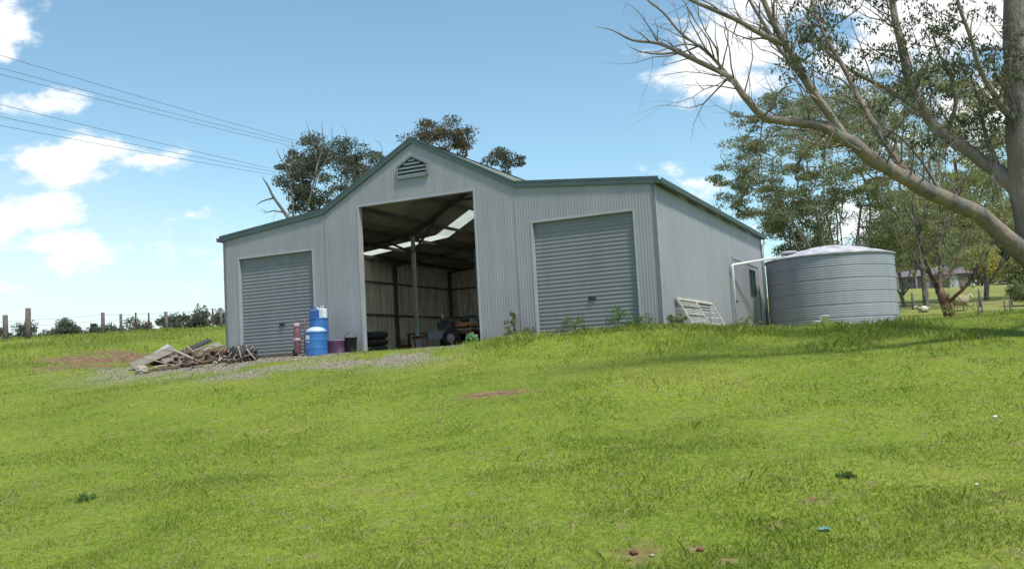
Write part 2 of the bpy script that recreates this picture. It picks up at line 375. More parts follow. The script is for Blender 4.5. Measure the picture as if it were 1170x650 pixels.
for (px, py, r, sx) in [(120, 412, .9, 2.6), (150, 406, .7, 2.2), (100, 418, .6, 2.5), (565, 451, .30, 2.4), (725, 636, .14, 1.5), (690, 640, .08, 1.4), (800, 630, .07, 1.5), (835, 646, .08, 1.4),
                        (1140, 562, .06, 1.5), (890, 605, .04, 1.2), (925, 573, .05, 1.6), (700, 512, .05, 6), (260, 405, .5, 2)]:
    r_ = ray(px, py); o = Vector((0, 0, -FLOOR)); best = None
    for k in range(30, 420):
        p = o+r_*(k*.1/r_.y)
        if p.z <= TZ(p.x, p.y): best = p; break
    if best: PATCH.append((best.x, best.y, r, sx))
def ground_hit(px, py):
    r_ = ray(px, py); o = Vector((0, 0, -FLOOR))
    for k in range(60, 3000):
        p = o+r_*(k*.05/r_.y)
        if p.z <= TZ(p.x, p.y): return Vector((p.x, p.y, TZ(p.x, p.y)))
    return None
def dirt(x, y):
    d = np.zeros_like(x)
    n = vnoise(x, y, 5, 21)*.5+vnoise(x, y, 12, 22)*.5
    for (a, b, r, sx) in PATCH:
        q = np.hypot((x-a)/sx, (y-b))/r
        d = np.maximum(d, np.clip((1.35-q)*1.4-(n-.4)*1.6, 0, 1))
    return d
def axis(segs):
    out = []
    for a, b, st in segs: out.append(np.arange(a, b, st))
    return np.concatenate(out+[np.array([segs[-1][1]])])
gx = axis([(-1500, -300, 100), (-300, -80, 20), (-80, -24, 3), (-24, -16, .8), (-16, 16, .16), (16, 24, .6), (24, 100, 3), (100, 300, 20), (300, 1500, 100)])
gy = axis([(-60, 0, 5), (0, 4, .8), (4, 30, .16), (30, 60, .5), (60, 200, 4), (200, 600, 25), (600, 2600, 100)])
GX, GY = np.meshgrid(gx, gy); GZ = terrain(GX, GY)
nv = GX.size; me = bpy.data.meshes.new('ground'); me.vertices.add(nv)
me.vertices.foreach_set('co', np.stack([GX, GY, GZ], -1).astype(np.float32).ravel())
ny_, nx_ = GX.shape; idx = np.arange(nv).reshape(ny_, nx_)
q = np.stack([idx[:-1, :-1], idx[:-1, 1:], idx[1:, 1:], idx[1:, :-1]], -1).reshape(-1, 4)
me.loops.add(q.size); me.loops.foreach_set('vertex_index', q.astype(np.int32).ravel())
me.polygons.add(len(q)); me.polygons.foreach_set('loop_start', np.arange(0, q.size, 4, dtype=np.int32)); me.polygons.foreach_set('use_smooth', np.ones(len(q), bool))
me.update(calc_edges=True)
for nm, fn in (('gravel', gravel), ('dirt', dirt)):
    a = me.attributes.new(nm, 'FLOAT', 'POINT'); a.data.foreach_set('value', fn(GX.ravel(), GY.ravel()).astype(np.float32))
def ground_mat():
    m = bpy.data.materials.new('paddock'); m.use_nodes = True; t = m.node_tree; n = t.nodes; b = n['Principled BSDF']; b.inputs['Roughness'].default_value = .95; b.inputs['Specular IOR Level'].default_value = .15
    g = n.new('ShaderNodeNewGeometry')
    def noise(s, d=6, st=None):
        no = n.new('ShaderNodeTexNoise'); no.inputs['Scale'].default_value = s; no.inputs['Detail'].default_value = d
        if st:
            mp = n.new('ShaderNodeMapping'); mp.inputs['Scale'].default_value = st; t.links.new(g.outputs['Position'], mp.inputs[0]); t.links.new(mp.outputs[0], no.inputs[0])
        else: t.links.new(g.outputs['Position'], no.inputs[0])
        return no.outputs[0]
    def ramp(f, pts):
        cr = n.new('ShaderNodeValToRGB'); e = cr.color_ramp.elements
        while len(e) < len(pts): e.new(.5)
        for i, (p, c) in enumerate(pts): e[i].position = p; e[i].color = (*c, 1)
        t.links.new(f, cr.inputs[0]); return cr.outputs[0]
    def mix(f, a, c, bt='MIX'):
        x = n.new('ShaderNodeMix'); x.data_type = 'RGBA'; x.blend_type = bt
        if isinstance(f, float): x.inputs[0].default_value = f
        else: t.links.new(f, x.inputs[0])
        t.links.new(a, x.inputs[6]); t.links.new(c, x.inputs[7]); return x.outputs[2]
    a = ramp(noise(.35), [(.35, (.12, .18, .016)), (.5, (.16, .215, .020)), (.66, (.215, .235, .04))])
    c = ramp(noise(14, 8), [(.35, (.08, .12, .014)), (.5, (.15, .195, .022)), (.68, (.25, .255, .065))])
    base = mix(.5, a, c)
    th = ramp(noise(5.5, 9), [(.56, (0, 0, 0)), (.68, (.55, .55, .55))]); thc = ramp(noise(40, 3), [(.35, (.12, .085, .045)), (.65, (.30, .25, .14))]); base = mix(th, base, thc)
    fl = ramp(noise(.02, 3), [(.4, (.19, .20, .065)), (.6, (.27, .25, .105))])
    sp = n.new('ShaderNodeSeparateXYZ'); t.links.new(g.outputs['Position'], sp.inputs[0])
    md = n.new('ShaderNodeMapRange'); md.inputs[1].default_value = 34; md.inputs[2].default_value = 60; md.inputs[4].default_value = .6; t.links.new(sp.outputs[1], md.inputs[0])
    base = mix(md.outputs[0], base, fl)
    grv = ramp(noise(30, 8), [(.32, (.10, .095, .05)), (.5, (.21, .195, .145)), (.68, (.36, .33, .29))])
    drt = ramp(noise(9, 6), [(.3, (.085, .05, .03)), (.5, (.17, .105, .06)), (.7, (.26, .18, .11))])
    for at, col in (('gravel', grv), ('dirt', drt)):
        an = n.new('ShaderNodeAttribute'); an.attribute_name = at
        base = mix(an.outputs['Fac'], base, col)
    t.links.new(base, b.inputs['Base Color'])
    bp = n.new('ShaderNodeBump'); bp.inputs['Strength'].default_value = .7; bp.inputs['Distance'].default_value = .05; t.links.new(noise(11, 8), bp.inputs['Height']); t.links.new(bp.outputs[0], b.inputs['Normal'])
    return m
me.materials.append(ground_mat())
go = bpy.data.objects.new('ground', me); COL.objects.link(go); tag(go, kind='structure')

# ------------------------------------------------------------------ grass
def blades(name, x, y, h, wd, lean, hue, mat, kind='stuff'):
    n = len(x); z = terrain(x, y)-.01
    ang = rng.uniform(0, 2*np.pi, n); la = rng.uniform(0, 2*np.pi, n)
    bx, by = np.cos(ang)*wd/2, np.sin(ang)*wd/2
    lx, ly = np.cos(la)*h*lean, np.sin(la)*h*lean
    V = np.empty((n, 4, 3))
    V[:, 0] = np.stack([x-bx, y-by, z], -1); V[:, 1] = np.stack([x+bx, y+by, z], -1)
    V[:, 2] = np.stack([x+bx*.55+lx*.45, y+by*.55+ly*.45, z+h*.62], -1)
    V[:, 3] = np.stack([x+lx, y+ly, z+h*(1-.3*lean)], -1)
    return soup(name, V.reshape(-1, 3), 4, mat, None, hue)
def grass_mat():
    m = ramp_mat('grass blades', [(.105, .175, .020), (.19, .265, .030), (.275, .325, .052), (.43, .40, .19)], scale=.45, rough=.6, attr='var', aw=.62, trans=.35, spec=.25)
    return m
MAT['grass'] = grass_mat()
NB = 620000
yy = np.exp(rng.uniform(np.log(5.2), np.log(34), NB)); xx = rng.uniform(-.66, .68, NB)*yy+rng.uniform(-1, 1, NB)*.8
u_, v_ = uv_of(xx, yy)
cl = vnoise(xx, yy, .9, 31)*.5+vnoise(xx, yy, 2.7, 32)*.3+vnoise(xx, yy, 7, 33)*.2
big = vnoise(xx, yy, .28, 34)
keep = (gravel(xx, yy) < rng.uniform(.1, .8, NB)) & (dirt(xx, yy) < rng.uniform(.1, .7, NB)) & ~((u_ > -.15) & (u_ < W+.15) & (v_ > -.12) & (v_ < LEN+.1))
keep &= rng.uniform(0, 1, NB) < np.clip(.62+cl*.8, 0, 1)
xx, yy, cl, big, u_, v_ = (a[keep] for a in (xx, yy, cl, big, u_, v_))
n = len(xx)
hh = (.019+.024*np.clip(cl-.25, 0, 1)+.008*ss(.55, .8, vnoise(xx, yy, 1.7, 35)))*(1+yy/60)*rng.uniform(.6, 1.5, n)
hh = np.where(rng.uniform(0, 1, n) < .006, hh*rng.uniform(2, 3.6, n), hh)
ww = .0024*(.7+yy/8)*rng.uniform(.7, 1.4, n)
hue = np.clip(.54-.25*(cl-.45)-.12*(big-.5)+.35*(vnoise(xx, yy, .6, 37)-.5)+rng.normal(0, .22, n), 0, 1)
hue = np.where(rng.uniform(0, 1, n) < .11, rng.uniform(.85, 1, n), hue)
o = blades('grass', xx, yy, hh, ww, rng.uniform(.1, .8, n), hue, 'grass')
tag(o, 'short green paddock grass over the slope before the shed', 'grass', kind='stuff')
# taller grass along the foot of the shed and the tank
NT = 62000
uu = rng.uniform(6.0, 24, NT); vv = rng.normal(-1.5, .95, NT)
xs = X0+eu.x*uu+ev.x*vv; yl = Y0+eu.y*uu+ev.y*vv
k2 = rng.uniform(0, 1, NT) < .5
sv = rng.uniform(-.5, 13, NT); su = W+np.abs(rng.normal(.1, .9, NT))+.05
xs = np.where(k2, X0+eu.x*su+ev.x*sv, xs); yl = np.where(k2, Y0+eu.y*su+ev.y*sv, yl)
tr_ = rng.uniform(0, 1, NT) < .3
xs = np.where(tr_, rng.uniform(7.0, 19, NT), xs); yl = np.where(tr_, rng.uniform(24, 31, NT), yl)
u_, v_ = uv_of(xs, yl)
cl = vnoise(xs, yl, .8, 41)*.6+vnoise(xs, yl, 2.4, 42)*.4
keep = ~((u_ > -.1) & (u_ < W+.1) & (v_ > -.1) & (v_ < LEN+.1)) & (cl > rng.uniform(.2, .6, NT)) & ~((np.abs(xs-U(939, 372, 28.6).x) < .55) & (yl < 29.5)) & (u_ > 8.3+rng.uniform(-.3, 1.6, NT))
xs, yl, cl = xs[keep], yl[keep], cl[keep]; n = len(xs)
o = blades('long_grass', xs, yl, (.06+.25*np.clip(cl-.3, 0, 1))*rng.uniform(.5, 1.35, n), .009*rng.uniform(.6, 1.4, n), rng.uniform(.1, .7, n), np.clip(.58+rng.normal(0, .2, n), 0, 1), 'grass')
tag(o, 'long uncut grass along the foot of the shed and tank', 'grass', kind='stuff')
# rough grass on the bank and crest at left, and on the near paddock at right
NR = 90000
xr = rng.uniform(-26, -7, NR); yr = rng.uniform(26, 48, NR)
half = NR//2; xr[half:] = rng.uniform(9, 34, NR-half); yr[half:] = rng.uniform(31, 52, NR-half)
u_, v_ = uv_of(xr, yr)
keep = ~((u_ > -.15) & (u_ < W+.15) & (v_ > -.1) & (v_ < LEN+.1)) & (vnoise(xr, yr, .7, 51) > rng.uniform(.1, .7, NR)) & (dirt(xr, yr) < .4) & (gravel(xr, yr) < .3)
xr, yr = xr[keep], yr[keep]; n = len(xr)
o = blades('rough_grass', xr, yr, rng.uniform(.05, .20, n), .013*rng.uniform(.6, 1.4, n), rng.uniform(.1, .7, n), np.clip(.6+rng.normal(0, .2, n), 0, 1), 'grass')
tag(o, 'rough paddock grass on the bank and the flat beside the shed', 'grass', kind='stuff')

# loose stones on the gravel
NS = 60000
uu = rng.uniform(-3, 10.5, NS); vv = rng.uniform(-8, -.05, NS); xs = X0+eu.x*uu+ev.x*vv; yl = Y0+eu.y*uu+ev.y*vv
k = gravel(xs, yl) > rng.uniform(.15, 1.0, NS); xs, yl = xs[k][:12000], yl[k][:12000]; n = len(xs)
zs_ = terrain(xs, yl); sz = .010+.030*rng.uniform(0, 1, n)**3; an = rng.uniform(0, 6.28, n)
c3 = [np.stack([xs+np.cos(an+2.09*j)*sz, yl+np.sin(an+2.09*j)*sz, zs_-.004], -1) for j in range(3)]; tp = np.stack([xs+rng.normal(0, .2, n)*sz, yl, zs_+sz*.75], -1)
V = np.stack([c3[0], c3[1], tp, c3[1], c3[2], tp, c3[2], c3[0], tp], 1).reshape(-1, 3)
MAT['stones'] = ramp_mat('loose stones', [(.10, .08, .055), (.18, .15, .115), (.31, .275, .225)], attr='var', aw=.8, rough=.9)
tag(soup('gravel_stones', V, 3, 'stones', None, np.repeat(rng.uniform(0, 1, n), 3)), 'loose grey gravel before the left door and the open bay', 'gravel', kind='stuff')

# ------------------------------------------------------------------ the shed
shed = empty('shed', (X0, Y0, 0), -PSI)
tag(shed, 'grey corrugated steel machinery shed with raised middle gable, two roller doors and one open bay', 'shed')
def gable(u):
    pts = [(0, H), (UK, HK), (W/2, HP), (W-UK, HK), (W, H)]
    for (a, b), (c, d) in zip(pts, pts[1:]):
        if u <= c+1e-9: return b+(d-b)*(u-a)/(c-a)
    return H
def corr(mb, place, length, topf, holes=(), pitch=.0762, amp=.0032, z0=0, extra=(), botf=None, flip=False):
    """corrugated sheet: place(s, h, depth) -> point; holes: (s0, s1, h0, h1)"""
    st = pitch/4; ss_ = sorted(set([round(i*st, 5) for i in range(int(length/st)+1)]+[length]+[h[0] for h in holes]+[h[1] for h in holes]+list(extra)))
    dep = lambda s: amp*math.cos(2*math.pi*s/pitch)
    for a, b in zip(ss_, ss_[1:]):
        if b-a < 1e-5: continue
        mid = (a+b)/2; lo = z0 if botf is None else botf(mid)
        segs = [(lo, None)]
        cuts = sorted([(h[2], h[3]) for h in holes if h[0]-1e-6 <= mid <= h[1]+1e-6])
        cur = lo; out = []
        for c0, c1 in cuts:
            if c0 > cur+1e-4: out.append((cur, cur, c0, c0))
            cur = c1
        out.append((cur, cur, topf(a), topf(b)))
        for (p, p2, q_, q2) in out:
            mb.add([place(a, p, dep(a)), place(b, p2, dep(b)), place(b, q2, dep(b)), place(a, q_, dep(a))], [(3, 2, 1, 0) if flip else (0, 1, 2, 3)])
    return mb
fw = MB()
corr(fw, lambda s, h, d: (s, -d, h), W, gable, [(DA, DB, 0, HD), (W-DB, W-DA, 0, HD), (OC, W-OC, 0, OH), (W/2-.30, W/2+.30, 4.62, 4.84)], extra=(UK, W-UK, W/2), z0=-.1)
fw.build('front_wall', 'wall', shed)
rw = MB(); corr(rw, lambda s, h, d: (s, LEN+d, h), W, gable, extra=(UK, W-UK, W/2), z0=-.1, flip=True); rw.build('rear_wall', 'wall', shed)
lw = MB(); corr(lw, lambda s, h, d: (-d, s, h), LEN, lambda s: H, z0=-.1, flip=True); lw.build('side_wall', 'wall', shed)
wv0, wt = hit_u(855.3, 308, W); wv1, wb = hit_u(863.6, 338, W); _, wb0 = hit_u(855.5, 334, W)
WIN = (wv0, wv1, min(wb, wb0), wt)
sw = MB(); corr(sw, lambda s, h, d: (W+d, s, h), LEN, lambda s: H, [WIN], z0=-.1); sw.build('side_wall', 'wall', shed)
print('window', WIN)
# window
wf = MB()
a, b, c, d = WIN
for (p, q_) in (((a, c), (b, c)), ((a, d), (b, d)), ((a, c), (a, d)), ((b, c), (b, d)), (((a+b)/2, c), ((a+b)/2, d))):
    wf.bar((W+.012, p[0], p[1]), (W+.012, q_[0], q_[1]), .035, .05, (1, 0, 0))
wn = MB().box((W-.02, a+.02, c+.02), (W-.008, b-.02, d-.02)).build('window', 'glass', shed)
wf.build('frame', 'trim', wn)
# flush side door holding the window
dv0, _ = hit_u(839.5, 340, W); dv1, _ = hit_u(868, 340, W); dt = 2.42
pd = MB()
for (p0, p1, h0, h1) in ((dv0, a, .02, dt), (b, dv1, .02, dt), (a, b, .02, c), (a, b, d, dt)): pd.box((W+.0055, p0, h0), (W+.0095, p1, h1))
sdo = pd.build('side_door', 'wall', shed)
fr = MB()
for (p, q_) in (((dv0, 0), (dv0, dt)), ((dv1, 0), (dv1, dt)), ((dv0-.03, dt), (dv1+.03, dt))): fr.bar((W+.014, p[0], p[1]), (W+.014, q_[0], q_[1]), .05, .035, (1, 0, 0))
fr.build('door_frame', 'flash', sdo)
MB().box((W+.01, dv0+.12, 1.02), (W+.06, dv0+.2, 1.08)).build('handle', 'black', sdo)
# roof planes
SKY_V = (6.3, 7.2)
SKY_ADDED = [(2.2, 3.1), (4.3, 5.2), SKY_V, (8.5, 9.4), (11.0, 11.9)]     # unseen clear sheets added on the right half to brighten the inside
def roof_plane(u0, h0, u1, h1, name, mat, holes, up=.03):
    nrm = Vector((-(h1-h0), 0, (u1-u0))).normalized(); ln = math.hypot(u1-u0, h1-h0); dx, dz = (u1-u0)/ln, (h1-h0)/ln
    st = .0762/4; mb = MB(); vs = [i*st-.06 for i in range(int((LEN+.12)/st)+1)]
    for a, b in zip(vs, vs[1:]):
        if any(h[0] <= (a+b)/2 <= h[1] for h in holes): continue
        q_ = []
        for v, s in ((a, 0), (b, 0), (b, ln), (a, ln)):
            o_ = up+.012*math.cos(2*math.pi*v/.0762); q_.append((u0+dx*s+nrm.x*o_, v, h0+dz*s+nrm.z*o_))
        mb.add(q_, [(0, 1, 2, 3)])
    return mb
OV = .10
planes = [(-OV, H-OV*(HK-H)/UK, UK, HK), (UK, HK, W/2, HP), (W/2, HP, W-UK, HK), (W-UK, HK, W+OV, H-OV*(HK-H)/UK)]
inv = [(-9, SKY_V[0]), (SKY_V[1], 99)]
for i, p in enumerate(planes):
    up_ = .03 if i in (1, 2) else .028
    roof_plane(*p, 'roof', 'trim', [SKY_V] if i < 2 else SKY_ADDED, up_).build('roof', 'trim', shed)
    for sv_ in ([SKY_V] if i < 2 else SKY_ADDED):  # left strip is real, right-half strips are added to let in more light
        roof_plane(*p, 'skylight', 'skylight', [(-9, sv_[0]), (sv_[1], 99)], up_).build('skylight', 'skylight', shed)
# insulation blanket under the roof sheets (left open below the clear sheets)
ins = MB()
for i, (a, b, c, d) in enumerate(planes):
    a_, b_ = (a, b) if i else (.02, H)
    c_, d_ = (c, d) if i < 3 else (W-.02, H)
    ks_ = [SKY_V] if i < 2 else SKY_ADDED; ed_ = [.02]+[x for k in ks_ for x in (k[0]-.01, k[1]+.01)]+[LEN-.02]
    for v0, v1 in zip(ed_[::2], ed_[1::2]):
        ins.add([(a_, v0, b_-.012), (c_, v0, d_-.012), (c_, v1, d_-.012), (a_, v1, b_-.012)], [(0, 1, 2, 3)])
ins.build('roof_lining', 'lining', shed)
# barge capping, front and rear
def cap(y0, y1):
    mb = MB(); t = .085; lo = .085
    pts = [(-OV-.02, H-(OV+.02)*.1), (UK, HK), (W/2, HP), (W-UK, HK), (W+OV+.02, H-(OV+.02)*.1)]
    for (a, b), (c, d) in zip(pts, pts[1:]):
        mb.add([(a, y0, b-lo), (c, y0, d-lo), (c, y0, d+t), (a, y0, b+t), (a, y1, b-lo), (c, y1, d-lo), (c, y1, d+t), (a, y1, b+t)],
               [(0, 1, 2, 3), (7, 6, 5, 4), (3, 2, 6, 7), (0, 4, 5, 1)])
    a, b = pts[0]; mb.add([(a, y0, b-lo), (a, y0, b+t), (a, y1, b+t), (a, y1, b-lo)], [(0, 1, 2, 3)])
    a, b = pts[-1]; mb.add([(a, y0, b-lo), (a, y0, b+t), (a, y1, b+t), (a, y1, b-lo)], [(3, 2, 1, 0)])
    return mb
cap(-.055, -.018).build('barge_capping', 'trim', shed); cap(LEN+.018, LEN+.055).build('barge_capping', 'trim', shed)
rc = MB()
for s in (-1, 1): rc.add([(W/2, -.06, HP+.075), (W/2+s*.17, -.06, HP+.075-.17*.52), (W/2+s*.17, LEN+.06, HP+.075-.17*.52), (W/2, LEN+.06, HP+.075)], [(0, 1, 2, 3) if s < 0 else (3, 2, 1, 0)])
rc.build('ridge_capping', 'trim', shed)
# gutters: quad profile both long sides, downpipe at the far right corner
for sgn, ux in ((-1, -OV), (1, W+OV)):
    g = MB(); z = H-OV*.1
    prof = [(0, .05), (0, -.085), (.115, -.085), (.13, .035), (.118, .035), (.105, -.075), (.01, -.075), (.01, .05)]
    vs = []; fs = []
    for v in (-.075, LEN+.075):
        for a, b in prof: vs.append((ux+sgn*a-sgn*.02, v, z+b))
    m = len(prof)
    for k in range(m-1): fs.append((k, k+1, m+k+1, m+k))
    fs.append(tuple(range(m))); fs.append(tuple(range(2*m-1, m-1, -1)))
    g.add(vs, fs); g.build('gutter', 'trim', shed)
dp = MB(); yv = LEN-.12
dp.tube([(W+.16, yv, H-.1), (W+.16, yv, H-.22), (W+.06, yv, H-.36), (W+.06, yv, -.05)], .045, 10)
dp.build('downpipe', 'pvc', shed)
# corner and opening flashings
for (cu, cv, su_, sv_) in ((0, 0, 1, 1), (W, 0, -1, 1), (0, LEN, 1, -1), (W, LEN, -1, -1)):
    o1 = -.014*su_; o2 = -.014*sv_
    top = H-.09; fl = MB()
    fl.box((cu+o1, cv+o2, -.09), (cu+o1+su_*.085, cv+o2+sv_*.002, top+.02))
    fl.add([(cu+o1+su_*.085, cv+o2, -.09), (cu+o1, cv+o2, -.09), (cu+o1, cv+o2+sv_*.085, -.09), (cu+o1+su_*.085, cv+o2, top), (cu+o1, cv+o2, top), (cu+o1, cv+o2+sv_*.085, top)], [(0, 1, 4, 3), (1, 2, 5, 4)])
    fl.build('corner_flashing', 'flash', shed)
ff = MB()
for (a, b, h) in ((DA, DB, HD), (W-DB, W-DA, HD), (OC, W-OC, OH)):
    e = .055
    ff.box((a-e, -.017, -.09), (a+.004, .14, h+e)); ff.box((b-.004, -.017, -.09), (b+e, .14, h+e)); ff.box((a+.005, -.0165, h-.004), (b-.005, .14, h+e-.002))
ff.build('door_flashing', 'flash', shed)
# sheet lap lines of the centre wall seen in the photo: two joint covers
for u in (UK+.02, W-UK-.02): MB().box((u-.012, -.0155, 0), (u+.012, -.0065, HK-.1)).build('joint_strip', 'wall', shed)
# roller doors
for (a, b) in ((DA, DB), (W-DB, W-DA)):
    d = MB(); st = .012; z = 0; prev = None; a_, b_ = a+.01, b-.01
    P = .098
    k = 0; rows = []
    while z < HD-.01:
        t = (z % P)/P
        dep = .0062*math.sin(math.pi*min(1, t/.72)) if t < .72 else -.006*math.sin(math.pi*(t-.72)/.28)
        rows.append((z, dep)); z += st
    rows.append((HD-.005, 0)); vs = []
    for z, dp_ in rows: vs += [(a_, .085-dp_, z), (b_, .085-dp_, z)]
    d.add(vs, [(2*i, 2*i+1, 2*i+3, 2*i+2) for i in range(len(rows)-1)])
    do = d.build('roller_door', 'door', shed)
    hn = MB(); cx = (a+b)/2+.12; hz = .95
    hn.box((cx-.09, .058, hz-.045), (cx+.09, .067, hz+.045)); hn.tube([(cx-.07, .055, hz), (cx-.07, .03, hz), (cx+.07, .03, hz), (cx+.07, .055, hz)], .009, 6)
    hn.build('handle', 'black', do)
    MB().box((a_, .05, 0), (b_, .07, .05)).build('bottom_rail', 'frame', do)
    MB().tube([(a_, .35, HD+.18), (b_, .35, HD+.18)], .19, 16).build('curtain_roll', 'door', do)
# gable vent
gv = MB(); c = W/2; z0, zs, zt = 4.55, 4.86, 5.11; hw = .46
for k, zz in enumerate((4.60, 4.70, 4.80, 4.90, 4.99)):
    hwk = hw-.03 if zz < zs-.04 else (hw-.03)*max(.12, (zt-zz-.06)/(zt-zs))
    gv.add([(c-hwk, -.055, zz-.01), (c+hwk, -.055, zz-.01), (c+hwk, -.018, zz+.055), (c-hwk, -.018, zz+.055)], [(0, 1, 2, 3)])
    gv.add([(c-hwk, -.055, zz-.018), (c+hwk, -.055, zz-.018), (c+hwk, -.055, zz-.01), (c-hwk, -.055, zz-.01)], [(0, 1, 2, 3)])
vo = gv.build('gable_vent', 'vent', shed)
fr = MB()
out = [(c-hw, z0), (c+hw, z0), (c+hw, zs), (c, zt), (c-hw, zs)]
for p, q_ in zip(out, out[1:]+out[:1]): fr.bar((p[0], -.04, p[1]), (q_[0], -.04, q_[1]), .05, .045, (0, 1, 0))
fr.build('frame', 'vent', vo)
bk = MB(); bk.add([(x, -.0135, z) for x, z in out], [(0, 1, 2, 3, 4)]); bk.build('louvre_gap_shade', 'dark', vo)  # black sheet painted in for the shade between the blades
# structure inside: portal frames, purlins, girts, columns
PV = [.16, 4.75, 9.2, LEN-.16]
for i, v in enumerate(PV):
    for u in (UK, W-UK):
        if i == 0: continue
        c_ = MB(); c_.box((u-.05, v-.004, .02), (u+.05, v+.004, HK-.2)); c_.box((u-.052, v-.05, .02), (u-.044, v+.05, HK-.2)); c_.box((u+.044, v-.05, .02), (u+.052, v+.05, HK-.2)); c_.box((u-.1, v-.1, .015), (u+.1, v+.1, .035))
        c_.build('column', 'steel', shed)
    for u in (.1, W-.1):
        MB().box((u-.05, v-.05, .02), (u+.05, v+.05, H-.12)).build('column', 'frame', shed)
    r_ = MB()
    pts = [(.06, H-.14), (UK, HK-.15), (W/2, HP-.15), (W-UK, HK-.15), (W-.06, H-.14)]
    for (a, b), (c_, d_) in zip(pts, pts[1:]): r_.bar((a, v, b), (c_, v, d_), .07, .16, (0, 1, 0))
    r_.build('rafter', 'frame', shed)
    br = MB()
    for sg, u in ((1, UK), (-1, W-UK)):
        if i == 0: continue
        br.bar((u, v, HK-.75), (u+sg*.95, v, HK+.32), .05, .07); br.bar((u, v, HK-.75), (u-sg*.95, v, HK-.30), .05, .07)
    if i: br.bar((W/2-1.3, v, HP-.83), (W/2+1.3, v, HP-.83), .05, .08); br.build('knee_brace', 'frame', shed)
for i, (a, b, c_, d_) in enumerate(planes):
    for k in range(3 if i in (0, 3) else 3):
        t = (k+.5)/3; u = a+(c_-a)*t; h = b+(d_-b)*t-.085
        MB().box((u-.03, .1, h-.055), (u+.03, LEN-.1, h+.045)).build('purlin', 'frame', shed)
for u in (.055, W-.055):
    for h in (.25, 1.55, 2.75): MB().box((u-.035, .1, h-.03), (u+.035, LEN-.1, h+.03)).build('girt', 'frame', shed)
for h in (.3, 1.55, 2.75): MB().box((.1, LEN-.085, h-.03), (W-.1, LEN-.03, h+.03)).build('girt', 'frame', shed)
MB().box((.03, .03, -.1), (W-.03, LEN-.03, .012)).build('floor_slab', 'slab', shed)
MB().box((OC, -.35, -.12), (W-OC, .03, -.004)).build('apron', 'slab', shed)
for hx, hz in ((1.9, 1.62),):
    pass

# ------------------------------------------------------------------ water tank
TR = 2.07; tcx = U(953, 372, 31.6); TCX, TCY = tcx.x, tcx.y
tz = TZ(TCX, TCY)-.05
tank = empty('water_tank', (TCX, TCY, tz)); TH = 2.48
tag(tank, 'round blue grey corrugated water tank with a pale low cone roof beside the shed', 'water tank')
prof = []; z = 0
while z < TH:
    band = (z % .41)/.41
    prof.append((TR+.0028*math.cos(2*math.pi*z/.075)-(.016 if band < .07 else 0), z)); z += .0125
prof.append((TR+.03, TH)); prof.append((TR+.03, TH+.03)); prof.append((TR-.02, TH+.03))
MB().lathe(prof, 96).build('tank_wall', 'tank', tank)
rf = MB(); nseg = 72; rings = [(TR+.045, TH-.02), (TR+.05, TH+.02), (1.6, TH+.15), (1.0, TH+.28), (.42, TH+.39), (.40, TH+.43), (.0, TH+.45)]
vs = []; fs = []
for j, (r, z) in enumerate(rings):
    for k in range(nseg):
        t = 2*math.pi*k/nseg; dz = (.035 if k % 6 == 0 else 0) if 1 < j < 5 else 0
        dz += .03*mnoise.noise(Vector((math.cos(t)*r*1.3, math.sin(t)*r*1.3, 3))) if 1 < j < 5 else 0
        vs.append((r*math.cos(t), r*math.sin(t), z+dz))
for j in range(len(rings)-1):
    for k in range(nseg): fs.append((j*nseg+k, j*nseg+(k+1) % nseg, (j+1)*nseg+(k+1) % nseg, (j+1)*nseg+k))
rf.add(vs, fs); rf.build('tank_roof', 'tankroof', tank)
MB().lathe([(.0, .1), (.26, .1), (.28, .08), (.28, 0), (.26, 0)], 20, (-1.5, -.6, TH+.17)).build('inlet_strainer', 'tankroof', tank)
ov = MB(); ov.tube([(TR*.99*math.cos(-1.0), TR*.99*math.sin(-1.0), .16), (1.10*TR*math.cos(-1.0), 1.10*TR*math.sin(-1.0), .16)], .03, 10)
ov.build('outlet_pipe', 'pvc', tank)
# inlet pipe: up the wall, across to the tank
v1, hA = hit_u(836.5, 303, W+.10); 
pA = F(W+.10, v1, hA); pE = Vector((TCX-1.5, TCY-.6, tz+TH+.25))
pE = U(886, 298.5, pA.y+1.6); pE.z = max(pE.z, 0)
pin = MB(); g0 = F(W+.10, v1, -.1)
pend = Vector((TCX, TCY, 0))+Vector((-1.95, -.55, 0))
pend.z = tz+TH+.10
pin.tube([g0, pA-Vector((0, 0, .08)), pA-Vector((0, 0, .02)), pA+(pend-pA).normalized()*.07, pend-(pend-pA).normalized()*.03, pend-Vector((0, 0, .1))], .042, 12)
pipe = pin.build('inlet_pipe', 'pvc'); tag(pipe, 'white plastic pipe rising up the side wall and crossing to the tank', 'pipe')

# ------------------------------------------------------------------ trees
def leaf_cloud(centers, radii, per, size, flat=.55, droop=.5, aspect=.38):
    """leaf sized quads in soft clumps"""
    C_, Rr = np.array(centers), np.array(radii)
    k = np.repeat(np.arange(len(C_)), per); n = len(k)
    d = rng.normal(0, 1, (n, 3)); d /= np.linalg.norm(d, axis=1, keepdims=True)
    r = rng.uniform(.15, 1, n)**.55
    P = C_[k]+d*(r*Rr[k])[:, None]*np.array([1, 1, flat])
    a = rng.normal(0, 1, (n, 3)); a[:, 2] -= droop*1.5; a /= np.linalg.norm(a, axis=1, keepdims=True)
    b = np.cross(a, rng.normal(0, 1, (n, 3))); b /= np.linalg.norm(b, axis=1, keepdims=True)
    s = size*rng.uniform(.6, 1.4, n)
    A = a*(s/2)[:, None]; B = b*(s*aspect/2)[:, None]
    V = np.stack([P-A, P-A*.1+B, P+A, P-A*.1-B], 1).reshape(-1, 3)
    var = np.clip(.5+rng.normal(0, .17, n)+(rng.uniform(-.2, .2, len(C_)))[k], 0, 1)
    return V, var
